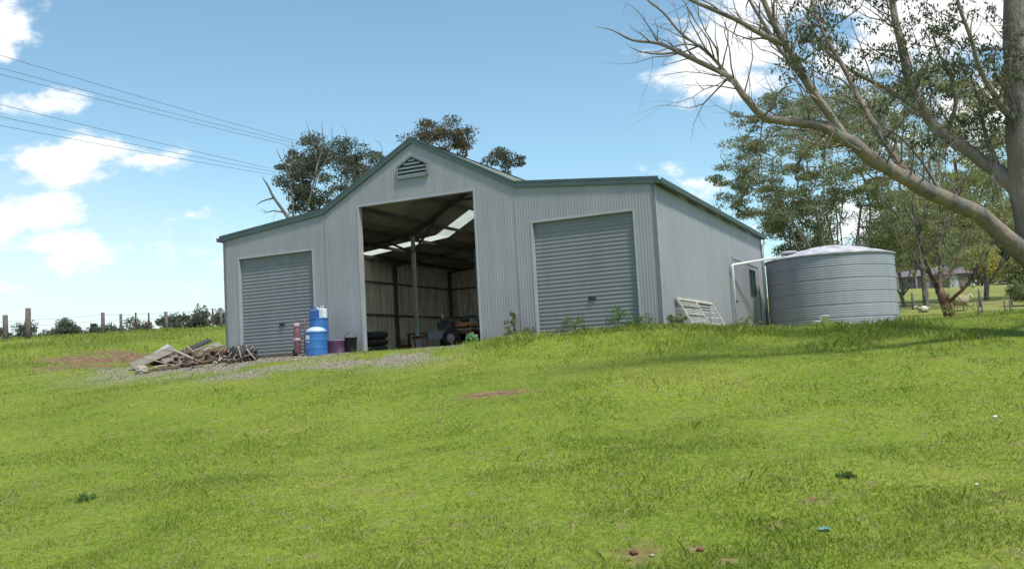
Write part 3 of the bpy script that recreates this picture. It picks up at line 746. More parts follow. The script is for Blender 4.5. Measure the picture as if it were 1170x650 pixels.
class Skel:
    def __init__(s): s.p = []; s.par = []; s.fix = []; s.kids = []
    def node(s, p, par, fix=0):
        s.p.append(Vector(p)); s.par.append(par); s.fix.append(fix); s.kids.append([])
        if par >= 0: s.kids[par].append(len(s.p)-1)
        return len(s.p)-1
    def chain(s, pts, par, rad=None):
        out = []
        for i, q_ in enumerate(pts): par = s.node(q_, par, rad[i] if rad else 0); out.append(par)
        return out
    def reach(s, target, steps=4, wob=.08, down=1.5, seed=0):
        t = Vector(target); best = None; bd = 1e9
        for i, q_ in enumerate(s.p):
            d = t-q_; c_ = d.length+down*max(0, q_.z-t.z+d.length*.15)
            if c_ < bd and d.length > 1e-3: bd = c_; best = i
        q_ = s.p[best]; d = t-q_; pts = []; L_ = d.length
        pd = (q_-s.p[s.par[best]]).normalized() if s.par[best] >= 0 else Vector((0, 0, 1))
        steps = max(2, min(7, int(L_/.5)+2)) if steps is None else steps
        for k in range(1, steps+1):
            f = k/steps; base = q_+d*f+pd*L_*.28*f*(1-f)
            j = Vector((random.gauss(0, 1), random.gauss(0, 1), random.gauss(0, 1)))*wob*L_*(1-f if k == steps else 1)*.6
            pts.append(base+(j if k < steps else Vector()))
        return s.chain(pts, best)
    def mesh(s, tip=.012, expo=.5, scale=1.0, nmin=4):
        n = len(s.p); cnt = [0]*n
        for i in range(n-1, -1, -1):
            if not s.kids[i]: cnt[i] = 1
            if s.par[i] >= 0: cnt[s.par[i]] += cnt[i]
        rad = [s.fix[i] if s.fix[i] else tip*scale*(cnt[i]**expo) for i in range(n)]
        mb = MB(); 
        def run(start, parent):
            stack = [(start, parent)]
            while stack:
                i, par = stack.pop(); pts = []; rr = []
                if par >= 0: pts.append(s.p[par]); rr.append(min(rad[par], rad[i]*1.25))
                while True:
                    pts.append(s.p[i]); rr.append(rad[i])
                    if not s.kids[i]: break
                    ks = sorted(s.kids[i], key=lambda k: -rad[k])
                    for k in ks[1:]: stack.append((k, i))
                    i = ks[0]
                rr[-1] *= .25; rr[-2:-1] = [rr[-2]*.7] if len(rr) > 2 else rr[-2:-1]
                if len(pts) > 1:
                    m_ = max(rr); mb.tube(pts, rr, 10 if m_ > .12 else (7 if m_ > .05 else nmin))
        run(0, -1)
        return mb
def crown_points(c, rx, ry, rz, k, shell=.55, low=-.35, seed=0, umbrella=0):
    out = []
    while len(out) < k:
        d = Vector((random.gauss(0, 1), random.gauss(0, 1), random.gauss(0, 1))).normalized()
        if d.z < low: continue
        r = random.uniform(shell, 1)**.7
        p = Vector((d.x*rx*r, d.y*ry*r, d.z*rz*r))
        if mnoise.noise(Vector((p.x*.35+seed*3.1, p.y*.35, p.z*.5+seed))) < -.27: continue
        out.append(Vector(c)+p)
    return out
def tree(name, label, cat, x, y, crown, k, leafmat, barkmat, fork=.3, puff=.7, per=220, leaf=.11, tip=.014, stems=1, lean=(0, 0), seed=0, low=-.35, shell=.5, group=None, flat=.55, extra_dead=0, droop=.5, trunk_r=None, zbase=None, puffvar=.4):
    """crown: (cx, cy, cz, rx, ry, rz) absolute"""
    random.seed(seed*13+5)
    z = (TZ(x, y) if zbase is None else zbase)-.1; root = empty(name, (x, y, z))
    tag(root, label, cat, group)
    cx, cy, cz, rx, ry, rz = crown
    o_ = Vector((x, y, z)); C_ = Vector((cx, cy, cz))-o_
    S = Skel(); fh = (cz-z)*fork
    b = S.node((0, 0, 0), -1)
    top = Vector((C_.x*fork*.6, C_.y*fork*.6, fh))
    ch = S.chain([Vector((0, 0, .35)), top*.5+Vector((random.gauss(0, .08), random.gauss(0, .08), 0)), top], b)
    for i in range(max(0, stems)):
        a = 2*math.pi*(i+random.random()*.6)/max(1, stems)
        t = C_+Vector((math.cos(a)*rx*.42, math.sin(a)*ry*.42, rz*random.uniform(-.35, .25)))
        st = top if i % 2 else ch and S.p[ch[1]]
        par = ch[-1] if i % 2 else ch[1]
        d = t-st; pts = [st+d*f+Vector((math.cos(a), math.sin(a), 0))*d.length*.10*math.sin(f*math.pi)+Vector((random.gauss(0, .05), random.gauss(0, .05), 0))*d.length*.5 for f in (.2, .4, .6, .8, 1)]
        S.chain(pts, par)
    cps = crown_points(C_, rx, ry, rz, k, shell, low, seed)
    cps.sort(key=lambda p: (p-top).length)
    for p in cps: S.reach(p, None, .10)
    for i in range(extra_dead):
        d = Vector((random.gauss(0, 1), random.gauss(0, 1), random.uniform(.2, 1.2))).normalized()
        S.reach(C_+Vector((d.x*rx, d.y*ry, d.z*rz))*random.uniform(1.0, 1.25), None, .10)
    S.mesh(tip=tip).build('trunk', barkmat, root)
    rad = [puff*random.uniform(1-puffvar, 1+puffvar) for _ in cps]
    V, var = leaf_cloud([tuple(p) for p in cps], rad, per, leaf, flat, droop)
    soup('crown', V, 4, leafmat, root, var)
    return root
def px_crown(x0, x1, y0, y1, Y, dep=.8):
    """crown ellipsoid that fills a box of the photograph at depth Y"""
    a, b = U(x0, (y0+y1)/2, Y), U(x1, (y0+y1)/2, Y); t, l = U((x0+x1)/2, y0, Y), U((x0+x1)/2, y1, Y)
    c = U((x0+x1)/2, (y0+y1)/2, Y); rx = (b.x-a.x)/2; rz = (t.z-l.z)/2
    return (c.x, Y, c.z, rx, rx*dep, rz)
def at(px, Y): return U(px, 370, Y).x

# big spreading gum behind the tank
tree('gum_tree', 'tall spreading gum with many bare stems and flat leaf layers behind the water tank', 'tree', at(965, 52), 52,
     px_crown(812, 1050, 98, 278, 52), 270, 'leaf_gum', 'bark_grey', fork=.22, puff=.68, per=160, leaf=.15, tip=.016, stems=9, seed=3, low=-.75, shell=.45, flat=.42)
tree('gum_tree', 'taller gum with olive crown above the small red tree, behind the big bough', 'tree', at(1060, 58), 58,
     px_crown(890, 1175, 78, 225, 58), 190, 'leaf_olive', 'bark_grey', fork=.4, puff=.85, per=180, leaf=.17, tip=.018, stems=7, seed=4, low=-.5, shell=.5, flat=.5)
tree('gum_tree', 'olive gum filling the gap between the small red tree and the big trunk', 'tree', at(1130, 66), 66,
     px_crown(1030, 1215, 175, 305, 66), 160, 'leaf_olive', 'bark_grey', fork=.35, puff=1.0, per=200, leaf=.2, tip=.018, stems=5, seed=5, low=-.7, shell=.3, flat=.6)
tree('gum_tree', 'low bushy gum with reddish twigs just right of the tank roof', 'tree', at(1035, 62), 62,
     px_crown(975, 1085, 215, 318, 62), 100, 'leaf_olive', 'bark_grey', fork=.3, puff=.8, per=150, leaf=.17, tip=.018, stems=5, seed=6, low=-.8, shell=.3)
tree('gum_tree', 'dark gum between the shed corner and the tank roof', 'tree', at(905, 60), 60,
     px_crown(868, 965, 215, 306, 60), 120, 'leaf_gum', 'bark_grey', fork=.25, puff=.7, per=150, leaf=.16, tip=.018, stems=5, seed=7, low=-.97, shell=.35)
# far row behind the paddock
farr = [(1010, 1090, 205, 318, 158, 'leaf_olive', 'tall pale olive tree far behind the house, left of the thin forked tree'), (1070, 1150, 195, 310, 165, 'leaf_gum', 'tall grey green tree far behind the paddock in the middle of its row'), (1130, 1215, 205, 322, 160, 'leaf_olive', 'tall olive tree far behind the paddock next to the big trunk'), (985, 1032, 268, 330, 150, 'leaf_gum', 'tree of the far row mostly hidden by the tank'),
        (1150, 1200, 292, 334, 125, 'leaf_olive', 'low olive tree at the right end of the paddock top'),(1015, 1062, 262, 326, 130, 'leaf_olive', 'olive tree at the left end of the far paddock row above the house'),
        (1050, 1100, 250, 322, 140, 'leaf_gum', 'darker tree right behind the far house roof'),
        (1098, 1142, 282, 327, 128, 'leaf_yellow', 'yellow flowering wattle at the top of the paddock'),
        (1085, 1140, 235, 300, 150, 'leaf_olive', 'olive tree rising behind the yellow wattle'),
        (1128, 1172, 260, 327, 132, 'leaf_dark', 'dark tree right of the yellow wattle'),
        (1158, 1225, 245, 328, 136, 'leaf_gum', 'dark tree of the far row at the right edge of view')]
for i, (a, b, c_, d_, Y, lm, lab) in enumerate(farr):
    cr = px_crown(a, b, c_, d_, Y)
    tree('paddock_tree', lab, 'tree', cr[0], Y, cr, 60, lm, 'bark_grey', fork=.3, puff=1.5, per=150, leaf=.42, tip=.03, stems=3, seed=20+i, low=-.9, shell=.3, group='trees along the top of the paddock', flat=.75)
# trees behind the shed
tree('gum_tree', 'ragged gum with bare dead tips rising behind the left slope of the shed roof', 'tree', at(385, 60), 60,
     px_crown(312, 450, 152, 268, 60), 170, 'leaf_dark', 'bark_dead', fork=.5, puff=.62, per=130, leaf=.19, tip=.018, stems=6, seed=31, low=-.8, shell=.35, extra_dead=16, group='gums behind the shed roof')
tree('gum_tree', 'gum with a rusty flat top showing above the ridge of the shed', 'tree', at(508, 62), 62,
     px_crown(458, 545, 137, 190, 62), 46, 'leaf_brown', 'bark_dead', fork=.6, puff=.62, per=130, leaf=.19, tip=.018, stems=4, seed=32, low=-.4, shell=.3, group='gums behind the shed roof', flat=.5)
tree('gum_tree', 'small dark gum tuft behind the right slope of the shed gable', 'tree', at(572, 64), 64,
     px_crown(543, 598, 170, 215, 64), 22, 'leaf_dark', 'bark_dead', fork=.6, puff=.55, per=120, leaf=.19, tip=.018, stems=3, seed=33, low=-.6, shell=.3, group='gums behind the shed roof')
# distant trees beyond the crest at left
dist = [(8, 50, 371, 392, 150, 'low wide dark tree behind the thick leaning fence post'), (60, 92, 361, 392, 145, 'round dark pair of crowns left of the first wooden post'),
        (90, 134, 367, 394, 155, 'low tree crown between the first two fence posts'), (138, 178, 362, 392, 140, 'rounded tree crown behind the steel fence post'),
        (176, 212, 360, 392, 142, 'tree crown behind the fourth wooden fence post'), (198, 250, 351, 392, 135, 'tallest distant tree crown just left of the shed'),
        (238, 268, 357, 392, 138, 'distant tree crown half hidden by the shed corner'), (110, 150, 372, 394, 170, 'smallest far tree crown in the dip of the skyline'),
        (40, 70, 378, 394, 180, 'low far scrub between the leaning post and the round pair of crowns'), (84, 104, 376, 394, 182, 'low far scrub right of the round pair of crowns'),
        (128, 150, 375, 394, 184, 'low far scrub just left of the steel fence post'), (-20, 14, 376, 394, 165, 'low far tree behind the fence at the very left edge'), (165, 190, 370, 394, 176, 'low far scrub between the steel post and the fourth wooden post')]
for i, (a, b, c_, d_, Y, lab) in enumerate(dist):
    cr = px_crown(a, b, c_, d_+14, Y)
    tree('distant_tree', lab, 'tree', cr[0], Y, cr, 46, 'leaf_dark', 'bark_grey', fork=.3, puff=.95, per=120, leaf=.42, tip=.03, stems=3, seed=40+i, low=-.9, shell=.3, group='distant trees beyond the crest', flat=.8)

# small red barked tree, traced
def traced_tree(name, label, Yb, limbs, leafmat, barkmat, twigs, puff, per, leaf, seed, group=None, twl=1.0, leafprob=1.0, smooth=3, extra=None, tip=.01, cat='tree', wood='trunk'):
    """limbs: list of (parent limb, parent t, [(px, py, Y, radius), ...])"""
    random.seed(seed)
    p0 = limbs[0][1][0]; b = U(p0[0], p0[1], p0[2]); b.z = TZ(b.x, b.y)-.15 if name != 'big' else b.z
    root = empty(name, b); tag(root, label, cat, group)
    S = Skel(); starts = []; ids = []
    for li, (par, pts) in enumerate(limbs):
        if li: pts = [(x, y, Y, r*(.74 if name == 'old_gum_tree' else 1)) for x, y, Y, r in pts]
        P = [U(x, y, Y)-b for x, y, Y, r in pts]; rr = [p[3] for p in pts]
        if par < 0: P[0] = Vector((P[0].x, P[0].y, 0))
        # Catmull-Rom refinement
        Q = []; Rq = []
        ext = [P[0]+(P[0]-P[1])]+P+[P[-1]+(P[-1]-P[-2])]
        for i in range(len(P)-1):
            a, c_, d_, e = ext[i], ext[i+1], ext[i+2], ext[i+3]
            for k in range(smooth):
                t = k/smooth
                q_ = .5*((2*c_)+(d_-a)*t+(2*a-5*c_+4*d_-e)*t*t+(3*c_-a-3*d_+e)*t**3)
                r = rr[i]+(rr[i+1]-rr[i])*t
                q_ = q_+Vector((random.gauss(0, 1), random.gauss(0, 1), random.gauss(0, 1)))*r*.07
                Q.append(q_); Rq.append(r*random.uniform(.97, 1.03))
        Q.append(P[-1]); Rq.append(rr[-1])
        if par < 0: pid = -1
        else:
            pid = min(range(len(S.p)), key=lambda i: (S.p[i]-Q[0]).length); Q[0] = S.p[pid]+(Q[0]-S.p[pid])*.25
        ids.append(S.chain(Q, pid, Rq))
    tips = []
    allids = [i for c_ in ids for i in c_]
    for (n_, lo, hi, lmin, lmax, r0, up) in twigs:
        cand = [i for i in allids if lo <= S.fix[i] <= hi]
        for _ in range(n_):
            i = random.choice(cand); p = S.p[i]; L_ = random.uniform(lmin, lmax)*twl
            d = Vector((random.gauss(0, 1), random.gauss(0, .8), random.gauss(up, .7))).normalized()
            if S.par[i] >= 0: d = (d+(p-S.p[S.par[i]]).normalized()*.8).normalized()
            pts = []; rr = []; q_ = p.copy(); m_ = 5
            for k in range(m_):
                d = (d+Vector((random.gauss(0, 1), random.gauss(0, 1), random.gauss(.1, 1)))*.22).normalized()
                q_ = q_+d*L_/m_; pts.append(q_.copy()); rr.append(max(.003, r0*(1-(k+1)/m_*.85)))
            c_ = S.chain(pts, i, rr)
            for k in (1, 2, 3, 4):
                if random.random() < .75:
                    dd = (d+Vector((random.gauss(0, 1), random.gauss(0, 1), random.gauss(0, 1)))*.8).normalized(); l2 = L_*random.uniform(.2, .5)
                    m2 = [pts[k]+dd*l2*.5+Vector((random.gauss(0, .05), random.gauss(0, .05), random.gauss(0, .05)))*l2, pts[k]+dd*l2+Vector((0, 0, random.gauss(0, .1)))*l2]
                    S.chain(m2, c_[k], [max(.003, rr[k]*.55), .003]); tips.append(m2[-1])
            tips.append(pts[-1])
    S.mesh(tip=tip).build(wood, barkmat, root)
    tips = [t for t in tips if random.random() < leafprob]
    if extra: tips = [t for t in tips if extra(t+b)]
    if tips:
        V, var = leaf_cloud([tuple(t) for t in tips], [puff*random.uniform(.6, 1.4) for _ in tips], per, leaf, .7, 1.0)
        soup('crown', V, 4, leafmat, root, var)
    return root
Ys = 36
traced_tree('small_tree', 'small tree with a rust red leaning trunk and thin sparse branches in the paddock', Ys, [
    (-1, [(1087, 374, Ys, .23), (1085, 360, Ys, .20), (1079, 345, Ys, .185), (1073, 331, Ys, .17)]),
    (0, [(1073, 331, Ys, .13), (1066, 318, Ys-.4, .09), (1058, 300, Ys-.6, .07), (1050, 270, Ys-.9, .05), (1043, 235, Ys-1, .04), (1046, 205, Ys-1, .025), (1038, 180, Ys-1, .012)]),
    (0, [(1073, 331, Ys, .11), (1075, 305, Ys+.3, .085), (1073, 280, Ys+.5, .07), (1078, 255, Ys+.6, .05), (1072, 225, Ys+.6, .035), (1080, 195, Ys+.6, .02), (1078, 168, Ys+.6, .01)]),
    (0, [(1081, 347, Ys, .08), (1093, 337, Ys-.3, .065), (1104, 327, Ys-.5, .055), (1114, 310, Ys-.6, .04), (1122, 290, Ys-.7, .025), (1134, 275, Ys-.8, .012)]),
    (0, [(1075, 325, Ys, .06), (1088, 308, Ys+.3, .05), (1096, 290, Ys+.6, .04), (1105, 275, Ys+.8, .028), (1118, 262, Ys+1, .012)]),
    (0, [(1064, 313, Ys, .05), (1050, 303, Ys+.3, .04), (1040, 285, Ys+.6, .03), (1030, 270, Ys+.8, .012)]),
    (0, [(1078, 255, Ys+.6, .04), (1090, 235, Ys+.8, .03), (1098, 210, Ys+1, .02), (1110, 190, Ys+1, .01)]),
], 'leaf_olive', 'bark_red', [(90, .008, .06, .8, 2.2, .014, .5), (40, .04, .10, .6, 1.6, .016, .3)], .20, 26, .10, 77, leafprob=.7)

# big old gum at the right edge, traced limb by limb
Yb = 17.0
limbs = [
    (-1, [(1262, 452, Yb, .50), (1240, 410, Yb, .43), (1216, 350, Yb, .39), (1196, 300, Yb, .37), (1180, 240, Yb, .34), (1171, 180, Yb, .31), (1165, 110, Yb, .28), (1162, 50, Yb, .25), (1160, -20, Yb, .22), (1160, -90, Yb, .16), (1165, -150, Yb, .08)]),
    # lower bough sweeping left
    (0, [(1192, 312, Yb, .25), (1160, 280, Yb-.3, .225), (1120, 246, Yb-.6, .20), (1080, 228, Yb-.9, .19), (1040, 207, Yb-1.1, .175), (1000, 183, Yb-1.3, .165), (965, 158, Yb-1.5, .155), (938, 144, Yb-1.6, .12), (900, 139, Yb-1.8, .10), (872, 133, Yb-1.9, .088), (850, 110, Yb-2, .075), (833, 88, Yb-2.1, .066), (800, 72, Yb-2.2, .058), (776, 60, Yb-2.3, .048), (752, 50, Yb-2.4, .036), (722, 46, Yb-2.5, .026), (700, 35, Yb-2.6, .015), (678, 30, Yb-2.6, .006)]),
    # from the bough: limb up left to the frame top
    (0, [(965, 158, Yb-1.5, .12), (945, 128, Yb-1.7, .098), (925, 100, Yb-1.9, .09), (905, 62, Yb-2.0, .082), (888, 35, Yb-2.1, .07), (872, 0, Yb-2.2, .058), (862, -35, Yb-2.2, .04), (845, -80, Yb-2.2, .02)]),
    (0, [(895, 50, Yb-2.0, .07), (868, 38, Yb-2.2, .06), (840, 22, Yb-2.4, .052), (800, 5, Yb-2.6, .042), (760, -15, Yb-2.7, .03), (720, -40, Yb-2.8, .012)]),
    (0, [(833, 88, Yb-2.1, .05), (808, 60, Yb-2.2, .044), (780, 40, Yb-2.3, .036), (758, 15, Yb-2.4, .03), (735, -5, Yb-2.5, .022), (715, -40, Yb-2.6, .01)]),
    (0, [(776, 60, Yb-2.3, .03), (750, 62, Yb-2.4, .02), (728, 58, Yb-2.2, .012), (712, 48, Yb-2.1, .005)]),
    (0, [(925, 100, Yb-1.9, .06), (890, 55, Yb-1.5, .05), (868, 20, Yb-1.4, .04), (850, -10, Yb-1.4, .03)]),
    # second bough
    (0, [(1170, 225, Yb, .22), (1145, 200, Yb+.3, .19), (1115, 178, Yb+.6, .17), (1080, 155, Yb+.9, .15), (1055, 128, Yb+1, .14), (1040, 95, Yb+1.1, .125), (1032, 60, Yb+1.2, .11), (1022, 20, Yb+1.3, .095), (1015, -25, Yb+1.4, .075), (1000, -80, Yb+1.5, .04)]),
    (0, [(1040, 207, Yb-1.1, .10), (1010, 160, Yb-.9, .085), (985, 120, Yb-.8, .072), (968, 85, Yb-.7, .06), (945, 45, Yb-.6, .05), (930, 10, Yb-.5, .04), (920, -40, Yb-.5, .02)]),
    (0, [(1055, 128, Yb+1, .08), (1010, 100, Yb+1, .065), (975, 82, Yb+1, .052), (945, 60, Yb+1, .04), (925, 30, Yb+1, .028), (900, 20, Yb+1, .012)]),
    (0, [(1080, 155, Yb+.9, .07), (1092, 120, Yb+.7, .055), (1085, 85, Yb+.6, .04), (1070, 55, Yb+.5, .03), (1065, 20, Yb+.5, .018)]),
    (0, [(1168, 150, Yb, .10), (1140, 115, Yb-.3, .08), (1120, 80, Yb-.5, .062), (1108, 40, Yb-.7, .05), (1095, 5, Yb-.8, .04), (1090, -40, Yb-.9, .02)]),
    (0, [(1145, 200, Yb+.3, .06), (1125, 150, Yb+.4, .05), (1118, 110, Yb+.4, .04), (1098, 80, Yb+.4, .025)]),
    (0, [(1160, 80, Yb, .09), (1185, 40, Yb, .07), (1215, -10, Yb+.2, .05), (1240, -60, Yb+.2, .02)]),
    (0, [(1180, 300, Yb, .16), (1220, 250, Yb+.3, .13), (1260, 200, Yb+.5, .10), (1300, 130, Yb+.8, .07), (1330, 60, Yb+1, .03)]),
    (0, [(1080, 228, Yb-.9, .05), (1050, 180, Yb-.7, .035), (1020, 150, Yb-.6, .025), (985, 140, Yb-.5, .012)]),
    (0, [(905, 62, Yb-2, .045), (915, 30, Yb-1.9, .035), (935, -5, Yb-1.8, .025), (940, -40, Yb-1.8, .012)]),
]
def keepleaf(p):
    # leaf mass sits at the top right of the photo; the long left bough is bare
    d = p-Vector((0, 0, -FLOOR)); cp, sp = math.cos(PITCH), math.sin(PITCH)
    y = cp*d.y+sp*d.z; z = -sp*d.y+cp*d.z; a, b = FPX*d.x/y, FPX*z/y
    X = 585+a*math.cos(ROLL)-b*math.sin(ROLL); Y = 325-(a*math.sin(ROLL)+b*math.cos(ROLL))
    if X < 895: return False
    if Y > 175 and random.random() < .8: return False
    if Y > 95 and X < 1000: return random.random() < .15
    return True
traced_tree('old_gum_tree', 'huge old gum at the right edge with long bare boughs reaching left over the shed', Yb, limbs, 'leaf_old', 'bark_big',
            [(44, .02, .07, .4, 1.1, .014, .5), (110, .03, .12, .7, 2.0, .016, .7), (90, .05, .20, .8, 2.2, .018, .5), (14, .006, .03, .2, .5, .007, .3), (40, .018, .06, .2, .7, .006, .9)],
            .16, 24, .080, 99, leafprob=.78, extra=keepleaf)
# dead limb left of the shed roof tree
traced_tree('dead_tree', 'bare dead snag with forked grey limbs behind the shed eave at left', 55, [
    (-1, [(345, 372, 57, .16), (342, 300, 57, .14), (335, 262, 57, .12), (325, 243, 57, .10), (313, 226, 57, .08), (306, 212, 57, .06), (299, 202, 57, .03)]),
    (0, [(313, 226, 57, .05), (300, 230, 57, .04), (292, 235, 57, .02)]),
    (0, [(325, 243, 57, .05), (312, 241, 57, .035), (303, 244, 57, .015)]),
    (0, [(335, 262, 57, .07), (334, 225, 57, .055), (328, 195, 57, .045), (320, 180, 57, .03), (315, 168, 57, .012)]),
    (0, [(330, 200, 57, .04), (334, 180, 57, .03), (332, 168, 57, .01)]),
    (0, [(340, 300, 57, .08), (352, 235, 57, .06), (362, 190, 57, .05), (356, 160, 57, .035), (349, 136, 57, .015)]),
    (0, [(362, 190, 57, .05), (369, 165, 57, .035), (367, 135, 57, .015)]),
    (0, [(364, 200, 57, .05), (378, 170, 57, .035), (379, 140, 57, .015)]),
], 'leaf_dark', 'bark_dead', [(16, .015, .06, .3, .9, .018, .4)], .1, 1, .1, 55, leafprob=0)

# ------------------------------------------------------------------ power line: poles and six cables
pp = U(398, 250, 78); PX, PY = pp.x, pp.y; pz = TZ(PX, PY)
endA = [U(388, y, 78) for y in (172, 178, 185)]; endB = [U(388, y, 78) for y in (208, 212, 217)]
stA = [U(18, y, 46) for y in (63, 77, 84)]; stB = [U(-4, y, 46) for y in (113, 127, 137)]
pole = empty('power_pole', (PX, PY, pz)); tag(pole, 'timber power pole with two crossarms standing behind the shed and the ragged gum', 'power pole')
MB().tube([(0, 0, -.3), (0, 0, endA[0].z-pz+.3)], [.18, .12], 10).build('pole', 'post', pole)
for e, nm in ((endA, 'a'), (endB, 'b')):
    zc = sum(p.z for p in e)/3-pz
    MB().bar((-1.2, 0, zc-.25), (1.2, 0, zc-.25), .1, .12).build('crossarm', 'post', pole)
k = 0
cables = []
names = ['topmost power cable of the upper three at left', 'middle power cable of the upper three at left', 'lowest power cable of the upper three at left',
         'highest power cable of the lower three crossing the cloud', 'middle power cable of the lower three crossing the cloud', 'lowest power cable of the lower three crossing the cloud']
for st, en in ((stA, endA), (stB, endB)):
    for i in range(3):
        a, b = st[i], en[i]; b = Vector((PX+(-1.0, 0, 1.0)[i], PY, b.z)); a = a+(a-b)*.6
        pts = []
        for j in range(33):
            f = j/32; p = a+(b-a)*f; s1 = (f-.375)/.625
            p.z -= 4*.35*max(0, f*(1-f)) - 4*.35*.375*.625*(1-max(0, min(1, s1)))*1.0 if False else 0
            p.z -= 1.1*4*f*(1-f)*.25
            pts.append(p)
        c_ = MB().tube(pts, .014, 5).build('power_cable', 'cable'); tag(c_, names[k], 'cable', 'cables of the power line'); k += 1
        MB().lathe([(.0, .14), (.05, .12), (.04, .08), (.06, .05), (.04, .0)], 8, (b.x-PX, 0, b.z-pz-.12)).build('insulator', 'flash', pole)
# ------------------------------------------------------------------ fences
def fence(name, label, posts, mats, wires, wr=.008, group=None):
    r0 = posts[0]; root = empty(name, (r0[0], r0[1], TZ(r0[0], r0[1]))); tag(root, label, 'fence', group)
    o_ = Vector(root.location); P = []
    for (x, y, h, r, kind, lean) in posts:
        b = Vector((x, y, TZ(x, y)-.3)); t = b+Vector((lean, 0, h+.3)); m = b+(t-b)*.5
        mb = MB()
        if kind == 'steel':
            for an in (0, 2.1, 4.2): mb.bar(b-o_+Vector((math.cos(an), math.sin(an), 0))*r*.5, t-o_+Vector((math.cos(an), math.sin(an), 0))*r*.5, r, .012)
        else: mb.tube([b-o_, m-o_+Vector((.01, 0, 0)), t-o_], [r*1.05, r, r*.93], 9)
        mb.build('post', 'rust' if kind == 'steel' else mats, root); P.append((b, t, h))
    for wh in wires:
        pts = []
        for (b, t, h), (b2, t2, h2) in zip(P, P[1:]):
            for k in range(4):
                f = k/4; a = b+(t-b)*((.3+wh)/(h+.3)); c_ = b2+(t2-b2)*((.3+wh)/(h2+.3)); p = a+(c_-a)*f; p.z -= .04*4*f*(1-f); pts.append(p-o_)
        b, t, h = P[-1]; pts.append(b+(t-b)*((.3+wh)/(h+.3))-o_)
        MB().tube(pts, wr, 4).build('wire', 'wire', root)
    return root
fp = []
for (px, top, r, kind, lean, dY) in [(-60, 352, .08, 'w', 0, 43), (-5, 358, .10, 'w', .0, 43), (6, 360, .12, 'w', .0, 43.2), (31, 352, .13, 'w', .05, 43.4), (117, 357, .09, 'w', .02, 44), (138, 361, .07, 'w', 0, 44), (155, 357, .05, 'steel', 0, 44), (170, 366, .05, 'steel', 0, 44.2), (190, 357, .09, 'w', -.03, 44.4), (243, 364, .05, 'steel', 0, 45), (252, 357, .08, 'w', 0, 45), (300, 352, .08, 'w', 0, 46)]:
    p = U(px, top, dY); g = TZ(p.x, p.y); fp.append((p.x, p.y, max(.9, p.z-g), r, kind, lean))
fence('crest_fence', 'post and wire fence of mixed posts along the grassy crest left of the shed', fp, 'post', (.35, .62, .88), .007)
fp = []
for px, Y in ((1000, 58), (1045, 58), (1122, 57.5), (1158, 57.3), (1200, 57), (1260, 57)):
    x = at(px, Y); fp.append((x, Y, 1.05, .07, 'w', 0))
fence('paddock_fence', 'low wooden post and wire fence crossing the green paddock below the sheep', fp, 'post', (.3, .6, .9), .008)
g_ = ground_hit(1121, 374)
fp = []
for px in (1119, 1124, 1150, 1156, 1195):
    Yq = 42; fp.append((at(px, Yq), Yq, 1.0, .045, 'w', random.uniform(-.02, .02)))
fence('low_rail_fence', 'short grey stake fence in the long grass right of the small red tree', fp, 'post', (.6, .9), .014)

# ------------------------------------------------------------------ far house, sheep, bush
hx = at(1050, 118); hy = 118; hz_ = TZ(hx, hy)
house = empty('farm_house', (hx, hy, hz_), R(-8)); house.scale = (.9, 1, .8); tag(house, 'low far farm house with a mauve brown roof at the top of the paddock', 'house')
hh_ = 1.9
MB().box((-4.6, 0, -.5), (4.6, 6, hh_)).build('wall', 'housewall', house)
rm = MB(); rm.add([(-5.1, -.7, hh_-.05), (5.1, -.7, hh_-.05), (5.1, 6.7, hh_-.05), (-5.1, 6.7, hh_-.05), (-3.6, 3, hh_+1.2), (3.6, 3, hh_+1.2)], [(0, 1, 5, 4), (2, 3, 4, 5), (1, 2, 5), (3, 0, 4), (3, 2, 1, 0)]); rfo = rm.build('roof', 'houseroof', house)
MB().box((1.6, 3.4, hh_+.6), (2.2, 4.0, hh_+1.7)).build('chimney', 'housewall', rfo)
for x in (-3.4, -.6, 3.0):
    wo = MB().box((x-.55, -.03, .75), (x+.55, .02, 1.6)).build('window', 'glass', house)
    fr = MB()
    for a, b in (((x-.6, .7), (x+.6, .7)), ((x-.6, 1.65), (x+.6, 1.65)), ((x-.6, .7), (x-.6, 1.65)), ((x+.6, .7), (x+.6, 1.65))): fr.bar((a[0], -.04, a[1]), (b[0], -.04, b[1]), .08, .08, (0, 1, 0))
    fr.build('frame', 'flash', wo)
MB().box((1.0, -.03, 0), (1.9, .02, 1.7)).build('door', 'flash', house)
for x in (-4.9, -2.5, 0, 2.4, 4.9): MB().box((x-.05, -.66, -.3), (x+.05, -.56, hh_-.06)).build('verandah_post', 'flash', house)
h2 = empty('farm_shed', (at(1092, 124), 124, TZ(at(1092, 124), 124)), R(5)); tag(h2, 'smaller outbuilding with a pale roof just right of the far farm house', 'shed')
MB().box((-2.6, 0, -.5), (2.6, 5, 1.8)).build('wall', 'housewall', h2)
rm = MB(); rm.add([(-3, -.4, 1.76), (3, -.4, 1.76), (3, 5.4, 1.76), (-3, 5.4, 1.76), (-3, 2.5, 2.9), (3, 2.5, 2.9)], [(0, 1, 5, 4), (2, 3, 4, 5), (1, 2, 5), (3, 0, 4), (3, 2, 1, 0)]); rm.build('roof', 'houseroof', h2)
MB().box((-.9, -.03, -.2), (.9, .02, 1.5)).build('door', 'flash', h2)

